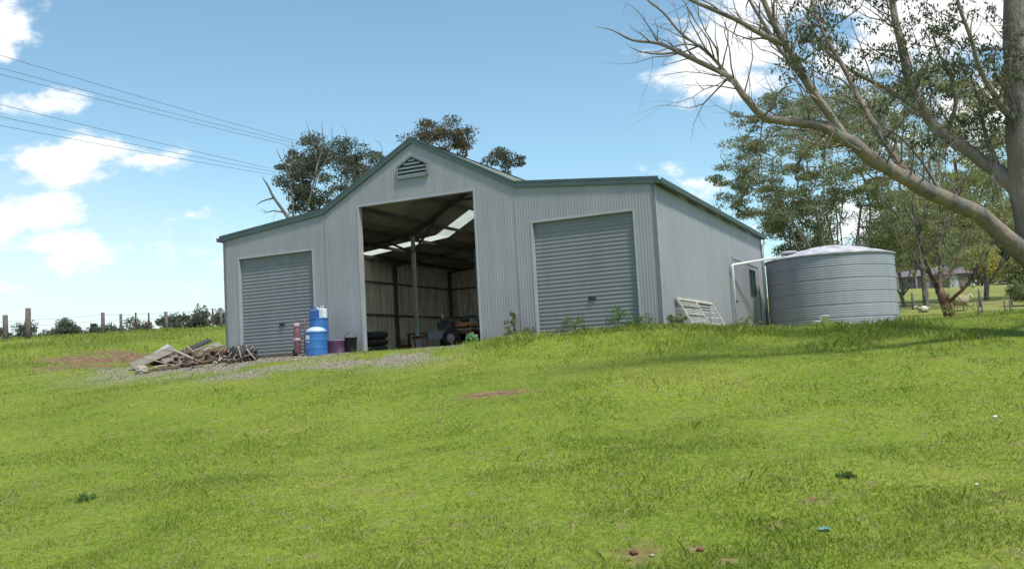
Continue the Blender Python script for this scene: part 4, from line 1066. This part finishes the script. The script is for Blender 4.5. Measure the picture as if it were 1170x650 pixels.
def sheep(px, py, label, rz, white, lying=False, s=1.0):
    g = ground_hit(px, py); g = g or U(px, py, 60)
    random.seed(int(px))
    root = empty('sheep', g, rz); root.scale = (s, s, s); tag(root, label, 'sheep', 'sheep in the far paddock')
    zb = .62 if not lying else .34
    b = MB()
    # one continuous body: barrel, chest, neck and head lofted along a spine
    sp = [(-.60, zb+.02, .05), (-.56, zb+.04, .22), (-.35, zb+.04, .31), (0, zb, .34), (.30, zb+.02, .31), (.50, zb+.10, .22), (.62, zb+.22, .14), (.72, zb+.33, .115), (.80, zb+.34, .12), (.90, zb+.27, .085), (1.0, zb+.20, .06), (1.04, zb+.18, .02)]
    pts = [Vector((x, 0, z)) for x, z, r in sp]; b.tube(pts, [r for x, z, r in sp], 14)
    if not lying:
        for lx, ly in ((.36, .13), (.36, -.13), (-.38, .14), (-.38, -.14)):
            kb = -.05 if lx > 0 else .06
            b.tube([(lx, ly, .5), (lx+kb*.5, ly, .34), (lx-kb*.6, ly, .20), (lx, ly, .03), (lx+.03, ly, 0)], [.09, .055, .035, .03, .035], 8)
    else:
        for lx, ly in ((.40, .20), (.40, -.20), (-.35, .24), (-.35, -.24)):
            b.tube([(lx-.1, ly*.7, .16), (lx+.12, ly, .07), (lx+.02, ly*1.1, .035)], [.08, .045, .03], 8)
    b.tube([(-.58, 0, zb+.1), (-.66, 0, zb-.02), (-.66, 0, zb-.16)], [.04, .035, .02], 6)
    bo = b.build('body', 'wool', root)
    for s_ in (-1, 1): MB().blob((.78, s_*.14, zb+.36), (.03, .09, .035), 1, .1, 8, 5).build('ear', 'woolwhite', root)
    fc = MB(); fc.tube([(.80, 0, zb+.345), (.90, 0, zb+.275), (1.0, 0, zb+.205), (1.045, 0, zb+.18)], [.126, .091, .066, .03], 12); fc.build('face', 'woolwhite', root)
    fl_ = MB(); fl_.blob((-.05, 0, zb+.03), (.52, .36, .33), 3, .12, 18, 12, 5); fl_.build('fleece', 'wool' if not white else 'woolwhite', root)
    return root
sheep(1098, 355, 'tan sheep standing with a white head raised just right of the small red trunk', R(20), False, False, .92)
sheep(1056, 357, 'pale sheep lying in the paddock between the tank and the small red tree', R(170), True, True, .55)

def bush(name, label, x, y, r, h, mat, leaf, n, per, seed, cat='bush', group=None, up=.6):
    random.seed(seed); root = empty(name, (x, y, TZ(x, y)-.02)); tag(root, label, cat, group)
    S = Skel(); b = S.node((0, 0, 0), -1); S.node((0, 0, h*.12), b); cps = []
    for i in range(n):
        a = random.uniform(0, 6.28); q_ = random.uniform(.1, 1)**.6
        cps.append(Vector((math.cos(a)*r*q_*.8, math.sin(a)*r*q_*.8, h*random.uniform(.2, .9)*(1-.35*q_))))
    for p in sorted(cps, key=lambda p: p.length): S.reach(p, 3, .1)
    S.mesh(tip=.004).build('stem', 'bark_grey', root)
    V, var = leaf_cloud([tuple(p) for p in cps], [r*.3*random.uniform(.6, 1.3) for _ in cps], per, leaf, .9, .1, .35)
    V[:, 2] = np.maximum(V[:, 2], .0); soup('leaves', V, 4, mat, root, var)
    return root
g = U(1172, 360, 56); bush('shrub', 'dense dark shrub in the paddock at the right edge under the old gum bough', g.x, 56, 1.0, 2.1, 'leaf_gum', .14, 40, 90, 61, 'shrub')
# weeds at the foot of the shed
weeds = [(585, 391, -.35, .20, .95, 'tall thin dark weed left of the right roller door', 'leaf_gum', .07), (602, 388, -.35, .22, .5, 'shorter dark weed just left of the right door frame', 'leaf_gum', .06),
         (655, 384, -.9, .45, .60, 'wide feathery weed clump before the left half of the right roller door', 'leaf_fresh', .06), (712, 383, -.9, .45, .72, 'taller feathery weed clump before the right half of the right roller door', 'leaf_fresh', .06),
         (735, 381, -.7, .3, .55, 'weed clump at the foot of the right door jamb', 'leaf_fresh', .055), (540, 391, -.25, .16, .40, 'pale big leaved weed at the right jamb of the open bay', 'leaf_pale', .12)]
for i, (px, py, v, r, h, lab, mt, lf) in enumerate(weeds):
    u, _ = hit_v(px, py, v); p = F(u, v); bush('weed', lab, p.x, p.y, r, h, mt, lf, 22, 26, 70+i, 'weed', 'weeds along the shed front')
vv_, _ = hit_u(772, 378, W+.5); p = F(W+.55, vv_-.1); bush('weed', 'dark broad weed under the left end of the leaning frame', p.x, p.y, .28, .42, 'leaf_gum', .08, 18, 24, 80, 'weed')
vv_, _ = hit_u(858, 366, W+.7); p = F(W+.7, vv_); bush('weed', 'dark weed standing below the small side window', p.x, p.y, .35, .65, 'leaf_gum', .08, 18, 24, 81, 'weed')

# ------------------------------------------------------------------ leaning frame and small things by the side wall
fa, _ = hit_u(773, 342, W+.05); fb, _ = hit_u(812, 341, W+.05)
print('frame v', fa, fb)
hf = hit_u(773, 341, W+.06)[1]
fr0 = F(W+.5, fa, 0); root = empty('lattice_frame', fr0, -PSI); tag(root, 'old pale lattice frame with a middle bar leaning against the side wall', 'frame')
ln = fb-fa; ht = hf
def fpnt(y, t): return Vector((-.44*t, y, ht*t+TZ(fr0.x, fr0.y)*(1-t)-.0))
ffm = MB()
for y in (0, ln/2, ln): ffm.bar(fpnt(y, -.02), fpnt(y, 1), .07, .045, (1, 0, .3))
ffm.bar(fpnt(-.03, 1), fpnt(ln+.03, 1), .07, .05, (1, 0, .3)); ffm.bar(fpnt(-.03, .03), fpnt(ln+.03, .03), .07, .05, (1, 0, .3))
ffm.build('frame', 'trap', root)
sm = MB(); random.seed(4)
for k in range(17):
    t = .08+.88*k/17
    if random.random() < .85: sm.bar(fpnt(.02, t), fpnt(ln/2-.02, t+random.uniform(-.02, .02)), .022, .012, (1, 0, .3))
for k in range(9):
    t = .1+.86*k/9
    if random.random() < .8: sm.bar(fpnt(ln/2+.02, t), fpnt(ln-.02, t+random.uniform(-.03, .03)), .022, .010, (1, 0, .3))
sm.build('slat', 'trap', root)

# white tubs before the tank
for (px, py, r, h, lab) in ((943, 372, .15, .40, 'taller white plastic bucket at the foot of the tank'), (933.5, 373, .12, .24, 'shorter white plastic tub left of the white bucket at the tank')):
    p = U(px, py, 28.6); z = TZ(p.x, p.y)+.03
    rt = empty('bucket', (p.x, p.y, z)); tag(rt, lab, 'bucket', 'white containers by the tank')
    MB().lathe([(0, .0), (r*.85, 0), (r, h), (r*1.06, h), (r*1.06, h+.02), (r*.94, h+.02), (r*.8, .02), (0, .02)], 20).build('bucket_wall', 'white', rt)
    hd = MB(); hd.tube([(r*math.cos(t), .0, h+r*.9*math.sin(t)) for t in [math.pi*k/10 for k in range(11)]], .006, 6); hd.build('handle', 'wire', rt)

# ------------------------------------------------------------------ drums and things by the left door
def spot(px, v): u, _ = hit_v(px, 405, v); p = F(u, v); return p.x, p.y, TZ(p.x, p.y)
def drum_prof(r, h):
    pr = [(0, .0), (r*.96, 0), (r, .03)]
    for k in range(1, 20):
        z = h*k/20; q_ = .012*max(0, math.cos((z/h-.33)*40)) if abs(z/h-.33) < .04 else (.012*max(0, math.cos((z/h-.67)*40)) if abs(z/h-.67) < .04 else 0)
        pr.append((r+q_, z))
    return pr+[(r, h-.03), (r+.012, h-.02), (r+.012, h), (r-.02, h), (r-.025, h-.02), (0, h-.02)]
x, y, z = spot(362, -1.35)
d1 = empty('drum', (x, y, z-.02)); tag(d1, 'squat bright blue plastic drum with a domed pale lid in front of the left door', 'drum')
MB().lathe(drum_prof(.285, .62), 32).build('barrel', 'blue', d1)
MB().lathe([(.25, .60), (.27, .64), (.22, .70), (.12, .745), (0, .76)], 24).build('lid', 'paleblue', d1)
lb = MB(); lb.add([(.288*math.cos(a), .288*math.sin(a), zz) for zz in (.36, .54) for a in [R(215+6*k) for k in range(6)]], [(k, k+1, 7+k, 6+k) for k in range(5)], True); lb.build('paper_label', 'white', d1)
x, y, z = spot(365.5, -.72)
d2 = empty('drum', (x, y, z-.02)); tag(d2, 'tall blue plastic drum behind the squat one, with containers standing on it', 'drum')
MB().lathe(drum_prof(.25, .99), 32).build('barrel', 'blue', d2)
MB().lathe([(.05, .97), (.05, 1.01), (0, 1.01)], 12, (.12, .08, 0)).build('bung', 'white', d2)
ztop = z-.02+.975
# jerrycan on it
def jerry(name, label, x, y, z, mat, w_, d_, h, rz, cat='can'):
    rt = empty(name, (x, y, z), rz); tag(rt, label, cat)
    MB().box((-w_/2, -d_/2, 0), (w_/2, d_/2, h)).build('can_wall', mat, rt, bevel=.03)
    MB().tube([(-w_*.32, 0, h-.01), (-w_*.3, 0, h+.05), (w_*.1, 0, h+.05), (w_*.14, 0, h-.01)], .014, 8).build('handle', mat, rt)
    MB().lathe([(0, .0), (.028, 0), (.028, .05), (0, .05)], 12, (w_*.34, 0, h-.005)).build('cap', 'white' if mat != 'white' else 'darkblue', rt)
jerry('jerry_can', 'dark blue jerry can standing on the tall blue drum', x-.10, y-.02, ztop, 'darkblue', .26, .18, .26, R(12))
jerry('plastic_jug', 'white plastic jug standing on the right of the tall blue drum', x+.125, y-.03, ztop, 'white', .19, .15, .28, R(-25), 'jug')
# maroon sack trolley with a gas bottle
x, y, z = spot(343, -1.05)
tr = empty('hand_trolley', (x, y, z), R(-20)); tag(tr, 'maroon two wheeled hand trolley left of the blue drums', 'trolley')
f = MB()
for s in (-1, 1): f.tube([(s*.15, .0, .08), (s*.15, .03, .9), (s*.13, .09, .98), (s*.09, .16, 1.0)], .016, 8)
for hz in (.22, .5, .78): f.tube([(-.15, .01, hz), (.15, .01, hz)], .013, 6)
f.build('frame', 'maroon', tr)
MB().box((-.17, -.24, .06), (.17, .01, .07)).build('toe_plate', 'maroon', tr)
for s in (-1, 1):
    wl = MB(); wl.tube([(s*.17, .07, .1), (s*.215, .07, .1)], .1, 18); wo = wl.build('wheel', 'rubber', tr)
    MB().tube([(s*.168, .07, .1), (s*.218, .07, .1)], .045, 10).build('hub', 'pinkgrey', wo)
gb = empty('gas_bottle', (x-.04, y-.12, z+.072)); tag(gb, 'pinkish gas bottle strapped upright on the maroon trolley', 'gas bottle')
MB().lathe([(0, 0), (.08, 0), (.09, .03), (.09, .56), (.08, .64), (.05, .69), (.03, .70), (.03, .72), (0, .72)], 20).build('cylinder', 'maroon', gb)
MB().lathe([(.091, .30), (.0925, .30), (.0925, .40), (.091, .40)], 20).build('strap', 'pinkgrey', gb)
MB().lathe([(.07, .68), (.08, .69), (.08, .80), (.07, .80)], 16).build('collar', 'pinkgrey', gb)
MB().lathe([(0, .715), (.02, .715), (.02, .78), (0, .78)], 10).build('valve', 'orange', gb)
x, y, z = spot(385.5, -.62)
tb = empty('tub', (x, y, z-.01)); tag(tb, 'faded purple plastic tub between the blue drums and the black bin', 'tub')
MB().lathe([(0, 0), (.20, 0), (.225, .04), (.245, .34), (.265, .345), (.265, .37), (.235, .37), (.20, .05), (0, .04)], 26).build('tub_wall', 'purple', tb)
for s in (-1, 1): MB().tube([(s*.255, -.07, .35), (s*.31, -.06, .36), (s*.31, .06, .36), (s*.255, .07, .35)], .011, 6).build('handle', 'purple', tb)
x, y, z = spot(401.5, -.50)
bb = empty('bin', (x, y, z-.01)); tag(bb, 'small black bin at the left jamb of the open bay', 'bin')
MB().lathe([(0, 0), (.13, 0), (.14, .03), (.165, .40), (.178, .40), (.178, .425), (.155, .425), (.13, .05), (0, .04)], 22).build('bin_wall', 'black', bb)
MB().tube([(.17*math.cos(t), 0, .40+.16*math.sin(t)) for t in [math.pi*k/12 for k in range(13)]], .008, 6).build('handle', 'wire', bb)
# planks before the door
for i, (pa, pb, v, mt, lab) in enumerate(((292, 322, -.45, 'paleplank', 'pale plank lying flat before the left roller door'), (296, 334, -.75, 'brownwood', 'thin brown plank lying in front of the pale one at the left door'))):
    a = Vector(spot(pa, v)); b = Vector(spot(pb, v+.1)); a.z = TZ(a.x, a.y)+.035; b.z = TZ(b.x, b.y)+.035
    o = MB().bar(a-a, b-a, .12-.04*i, .035).build('plank', mt); o.location = a; tag(o, lab, 'plank', 'planks before the left door')

# ------------------------------------------------------------------ rubbish pile left of the shed
_gp = ground_hit(215, 419); PDY = 25.6-_gp.y; print('pile shift', PDY)
def at_px(px, py, Y, lift=0):
    Y = Y-PDY
    p = U(px, py, Y); z = TZ(p.x, p.y); return Vector((p.x, p.y, max(p.z, z+.02)+lift))
PILE = 'boards and sheets of the rubbish pile'
def board(name, a, b, wdt, th, mat, label, cat, tilt=(0, 0, 1), group=PILE):
    o = MB().bar(Vector(), b-a, wdt, th, tilt).build(name, mat, bevel=.004); o.location = a; tag(o, label, cat, group); return o
board('board', at_px(150, 419, 25.4), at_px(199, 398, 26.2), .24, .035, 'wood', 'widest pale board sloping up to the right at the front of the pile', 'board', (.2, -.8, .6))
board('board', at_px(156, 421, 25.9), at_px(190, 405, 26.6), .16, .03, 'brownwood', 'brown board under the wide pale one', 'board', (.1, -.5, .8))
board('board', at_px(188, 412, 26.4), at_px(240, 388, 27.6), .16, .04, 'tarp', 'dark charcoal board rising behind the zinc sheets to the right', 'board', (.1, -.5, .8))
board('board', at_px(205, 416, 26.2), at_px(262, 402, 26.7), .10, .03, 'paleplank', 'narrow bleached board lying across the right half of the pile', 'board', (.1, -.5, .8))
board('board', at_px(186, 413, 25.8), at_px(252, 393, 27.2), .20, .03, 'wood', 'long grey board running behind the sticks up to the right', 'board', (.1, -.6, .7))
board('board', at_px(196, 420, 25.2), at_px(232, 403, 25.9), .08, .05, 'wood', 'narrow grey beam leaning in front of the sticks', 'beam', (0, 0, 1))
board('board', at_px(170, 423, 25.0), at_px(206, 419, 25.2), .10, .04, 'brownwood', 'short brown board lying flat by the pale rock', 'board', (0, 0, 1))
def sheet(a, b, wv, label, mat='sheetmetal'):
    """bent corrugated sheet from a to b, width vector wv"""
    mb = MB(); n = 48; m = 6; vs = []; fs = []; d = b-a; nrm = d.cross(wv).normalized()
    if nrm.z < 0: nrm = -nrm
    for off in (0, -.004):
        for j in range(m+1):
            f = j/m
            for i in range(n+1):
                g = i/n; vs.append(d*f+wv*(g-.5)+nrm*(.012*math.sin(g*2*math.pi*10)+.10*math.sin(f*math.pi)*(1+.5*math.sin(g*3))+off))
    k = (n+1)*(m+1)
    for j in range(m):
        for i in range(n):
            q_ = j*(n+1)+i; fs.append((q_, q_+1, q_+n+2, q_+n+1)); fs.append((k+q_+n+1, k+q_+n+2, k+q_+1, k+q_))
    o = mb.add(vs, fs).build('roof_sheet', mat); o.location = a; tag(o, label, 'metal sheet', PILE); return o
sheet(at_px(200, 415, 26.6), at_px(250, 396, 27.6), Vector((.1, .75, .12)), 'bent old zinc sheet on top of the back of the pile')
sheet(at_px(205, 419, 26.0), at_px(228, 404, 26.6), Vector((-.2, .5, .25)), 'short crumpled zinc sheet in the middle of the pile')
board('panel', at_px(176, 414, 26.3), at_px(200, 399, 26.8), .55, .012, 'sheetmetal', 'flat grey panel leaning between the wide board and the sticks', 'panel', (.1, -.9, .5))
random.seed(12); seen = set()
for i in range(60):
    px = random.uniform(196, 268); py = 419-random.uniform(0, 15)*(1-abs(px-236)/60); Y = random.uniform(25.2, 27.0)
    a = at_px(px, py, Y); ang = random.uniform(0, 6.28); el = random.uniform(-.1, .45); L_ = random.uniform(.3, .95)
    d = Vector((math.cos(ang)*math.cos(el), math.sin(ang)*math.cos(el), math.sin(el)))*L_
    pts = [Vector(), d*.35+Vector((random.gauss(0, .03), 0, random.gauss(0, .03))), d*.7+Vector((0, random.gauss(0, .04), random.gauss(0, .04))), d]
    r = random.uniform(.014, .05)
    for q_ in pts:
        w_ = a+q_; zz = TZ(w_.x, w_.y)
        if w_.z < zz+r: q_.z += zz+r-w_.z
    mt = 'bone' if i % 5 < 2 else 'wood' if i % 5 == 2 else ('brownwood' if i % 5 == 3 else 'wood')
    where = 'by the boards' if px < 218 else ('in the left middle' if px < 234 else ('in the right middle' if px < 250 else 'near the tarpaulin'))
    look = ('long ' if L_ > .7 else 'short ')+('thick ' if r > .03 else 'thin ')+{'bone': 'bleached', 'brownwood': 'brown', 'wood': 'grey'}[mt]
    way = 'pointing '+('right' if math.cos(ang) > .3 else ('left' if math.cos(ang) < -.3 else 'at the viewer'))
    lab_ = f"{look} dead stick {way} {where} of the pile" if 'middle' in where else f"{look} dead stick {way} in the pile {where}"
    if lab_ in seen: continue
    seen.add(lab_)
    mb = MB(); mb.tube(pts, [r, r*.9, r*.7, r*.4], 7)
    if i % 2: mb.tube([pts[2], pts[2]+Vector((random.gauss(0, .1), random.gauss(0, .1), .18))], [r*.6, r*.25], 5)
    o = mb.build('dead_stick', mt); o.location = a
    tag(o, lab_, 'stick', 'dead sticks of the rubbish pile')
def heap(px, py, Y, r, mat, name, label, cat, seed, amp=.35):
    p = at_px(px, py, Y); p.z = TZ(p.x, p.y)
    mb = MB().blob((0, 0, r[2]*.55), r, seed, amp, 44, 26, 5.5); o = mb.build(name, mat); o.location = p; tag(o, label, cat); return o
heap(278, 412, 26.2, (.34, .3, .24), 'tarp', 'tarpaulin', 'crumpled charcoal tarpaulin heap at the left front corner of the shed', 'tarpaulin', 3)
heap(247, 414, 26.9, (.70, .40, .20), 'brownwood', 'brush_heap', 'brown heap of bark and brush under the sticks', 'brush heap', 5, .5)
heap(212, 416, 26.4, (.7, .4, .18), 'brownwood', 'soil_heap', 'dark soil heap under the boards', 'soil heap', 6, .5)
for i, (a, b) in enumerate((((266, 412), (274, 396)), ((282, 399), (293, 414)), ((272, 396), (277, 414)))):
    A_, B_ = at_px(*a, 26.0-.1*i), at_px(*b, 25.7)
    o = MB().tube([Vector(), (B_-A_)*.5, B_-A_], [.02, .017, .012], 6).build('stake', 'bone'); o.location = A_
    tag(o, ('pale stake leaning on the left of the charcoal tarpaulin', 'pale stake splayed to the right of the charcoal tarpaulin', 'pale stake standing in the middle of the charcoal tarpaulin')[i], 'stake', 'pale stakes round the tarpaulin')
heap(162, 426, ground_hit(162, 427).y+PDY, (.16, .14, .13), 'rock', 'rock', 'pale rounded rock lying before the wide board', 'rock', 8, .15)
g = ground_hit(942, 607)
if g:
    mb = MB(); n = 9; vs = []
    for j in range(n):
        for i in range(n): vs.append(((i/8-.5)*.09, (j/8-.5)*.06, .012+.03*abs(mnoise.noise(Vector((i*.6, j*.6, 2))))+.012*(i % 2)))
    mb.add(vs, [(j*n+i, j*n+i+1, (j+1)*n+i+1, (j+1)*n+i) for j in range(n-1) for i in range(n-1)]); o = mb.build('plastic_scrap', 'teal'); o.location = g; tag(o, 'small crumpled teal plastic scrap on the near lawn', 'litter')
for i, (px, py, r, mt, lab) in enumerate(((1137, 477, .03, 'white', 'small white scrap in the grass at far right'), (1116, 555, .018, 'white', 'tiny white scrap right of the dark grass tuft'), (725, 634, .035, 'rust', 'red brown clod on the bare patch at the bottom of the lawn'), (745, 637, .02, 'rock', 'pale stone beside the red brown clod'), (800, 631, .03, 'rust', 'single brown clod right of the bare patch'))):
    g = ground_hit(px, py)
    if g:
        o = MB().blob((0, 0, r*.4), (r, r*.8, r*.55), i, .3, 10, 7).build('clod' if mt == 'rust' else ('stone' if mt == 'rock' else 'scrap'), mt); o.location = g; tag(o, lab, 'clod' if mt == 'rust' else ('stone' if mt == 'rock' else 'litter'))
g = ground_hit(967, 547)
if g: bush('weed', 'dark green weed tuft alone on the lawn right of centre', g.x, g.y, .10, .08, 'leaf_fresh', .03, 16, 30, 90, 'weed')
g = ground_hit(95, 572)
if g: bush('weed', 'green weed tuft on the lawn at lower left', g.x, g.y, .15, .10, 'leaf_fresh', .035, 14, 26, 91, 'weed')

# ------------------------------------------------------------------ inside the open bay
# flat deck trailer
v0 = 2.6; ua, _ = hit_v(484, 390, v0); ub, _ = hit_v(534, 388, v0)
tl = empty('trailer', F(ua, v0, .02), -PSI); tag(tl, 'rusty flat deck trailer loaded with machinery inside the open bay', 'trailer')
TLN = max(1.6, ub-ua)
MB().box((0, 0, .50), (TLN, 1.2, .56)).build('deck', 'wood', tl, bevel=.008)
fr = MB()
for s in (.05, 1.15): fr.box((0, s-.04, .40), (TLN, s+.04, .499))
for q_ in (.1, .5, .9): fr.box((TLN*q_-.03, .05, .42), (TLN*q_+.03, 1.15, .498))
fr.bar((0, .6, .44), (-.75, .6, .40), .07, .07); fr.build('chassis', 'rust', tl)
MB().box((.18, -.012, .30), (.95, .0, .50)).build('side_board', 'sheetmetal', tl)
for s in (-.09, 1.29):
    wl = MB().tube([(TLN*.62, s-.07, .29), (TLN*.62, s+.07, .29)], .28, 22).build('wheel', 'rubber', tl)
    MB().tube([(TLN*.62, s-.078, .29), (TLN*.62, s+.078, .29)], .13, 14).build('rim', 'pinkgrey', wl)
# engine on the deck
eg = empty('engine', F(ua+.55, v0+.45, .582), -PSI); tag(eg, 'dark oily engine block standing on the left of the trailer', 'engine')
MB().box((-.22, -.16, 0), (.22, .16, .26)).build('block', 'tarp', eg, bevel=.02)
MB().box((-.19, -.10, .262), (.19, .10, .34)).build('rocker_cover', 'frame', eg, bevel=.02)
MB().tube([(-.24, 0, .13), (-.28, 0, .13)], .10, 16).build('pulley', 'rust', eg)
MB().tube([(.05, -.17, .22), (.05, -.24, .26), (.05, -.24, .52)], .025, 8).build('exhaust', 'rust', eg)
MB().tube([(-.1, -.02, .34), (-.1, -.02, .46)], .045, 10).build('filter', 'white', eg)
# orange rotary slasher / mower on the right of the deck
mw = empty('mower', F(ua+TLN-.42, v0+.4, .562), -PSI); tag(mw, 'small faded orange mower standing on the right of the trailer', 'mower')
MB().lathe([(.30, .07), (.31, .09), (.29, .17), (.20, .20), (0, .21)], 22).build('cutter_deck', 'orange', mw)
MB().lathe([(0, .215), (.12, .215), (.13, .30), (.09, .36), (0, .37)], 16).build('motor', 'black', mw)
for a, b in ((-.22, -.2), (.22, -.2), (-.22, .2), (.22, .2)): MB().tube([(a-.02, b, .07), (a+.02, b, .07)], .07, 12).build('wheel', 'rubber', mw)
MB().tube([(-.16, .25, .15), (-.16, .62, .75), (.16, .62, .75), (.16, .25, .15)], .012, 6).build('handle', 'frame', mw)
# quad bike beyond
u3, _ = hit_v(528, 385, 4.2)
qd = empty('quad_bike', F(u3+.25, 4.3, .02), -PSI+R(65)); tag(qd, 'dark quad bike parked in the shade behind the trailer', 'quad bike')
bm_ = MB(); bm_.box((-.55, -.16, .38), (.5, .16, .58)); bm_.box((-.8, -.42, .68), (-.3, .42, .73)); bm_.box((.32, -.42, .66), (.85, .42, .71)); bm_.build('body', 'maroon', qd, bevel=.02)
MB().box((-.45, -.15, .60), (.12, .15, .74)).build('seat', 'black', qd, bevel=.03)
MB().tube([(.30, -.36, .98), (.24, 0, .96), (.30, .36, .98)], .014, 8).build('handlebar', 'frame', qd)
MB().tube([(.40, 0, .60), (.25, 0, .96)], .03, 8).build('steering_column', 'frame', qd)
for a, b in ((-.55, -.42), (-.55, .42), (.58, -.42), (.58, .42)):
    wl = MB().tube([(a, b-.1, .26), (a, b-.07, .26), (a, b+.07, .26), (a, b+.1, .26)], [.20, .26, .26, .20], 20).build('wheel', 'rubber', qd)
    MB().tube([(a, b-.103, .26), (a, b+.103, .26)], .1, 12).build('rim', 'sheetmetal', wl)
# tyres and dark drum at left of the bay
u4, _ = hit_v(423, 400, 1.5)
for k in range(3):
    t = MB(); pr = [(.20+.11*math.cos(a)*1.0+.10, .10+.095*math.sin(a)) for a in [2*math.pi*j/12 for j in range(13)]]; t.lathe(pr, 28)
    o = t.build('tyre', 'rubber'); p = F(u4+.05+.03*k, 1.6-.02*k, .02+.195*k); o.location = p
    tag(o, ('lowest black tyre of the stack just inside the open bay at left', 'middle black tyre of the stack just inside the open bay', 'top black tyre of the stack just inside the open bay')[k], 'tyre', 'stacked tyres in the open bay')
# boxes / cans on floor along the left wall
random.seed(2)
for i, (uu_, vv2, sx, sy, sz, mt, nm, lab) in enumerate(((.6, 8.2, .5, .35, .4, 'brownwood', 'crate', 'brown wooden crate on the floor by the inner wall column'), (1.5, 10.4, .7, .4, .55, 'tarp', 'crate', 'dark crate in the far left corner of the open bay'))):
    rt = empty(nm, F(uu_, vv2, .013), -PSI); tag(rt, lab, 'crate')
    c_ = MB()
    for k in range(4):
        z = sz*(k+.1)/4; c_.box((0, 0, z), (sx, .02, z+sz*.2)); c_.box((0, sy-.02, z), (sx, sy, z+sz*.2)); c_.box((0, .021, z), (.02, sy-.021, z+sz*.2)); c_.box((sx-.02, .021, z), (sx, sy-.021, z+sz*.2))
    c_.box((.021, .021, .0), (sx-.021, sy-.021, .02)); c_.build('slats', mt, rt)
    p_ = MB()
    for a, b in ((.035, .035), (sx-.035, .035), (.035, sy-.035), (sx-.035, sy-.035)): p_.box((a-.014, b-.014, .02), (a+.014, b+.014, sz))
    p_.build('corner_post', mt, rt)
u5, _ = hit_v(470, 395, 7.5)
bd = empty('workbench', F(1.3, 9.6, .013), -PSI); tag(bd, 'dark low workbench against the inner wall of the shed', 'workbench')
MB().box((-.9, -.3, .78), (.9, .3, .83)).build('bench_top', 'brownwood', bd)
for a, b in ((-.82, -.24), (.82, -.24), (-.82, .24), (.82, .24)): MB().box((a-.04, b-.04, 0), (a+.04, b+.04, .779)).build('leg', 'brownwood', bd)
print('objects', len(bpy.data.objects))
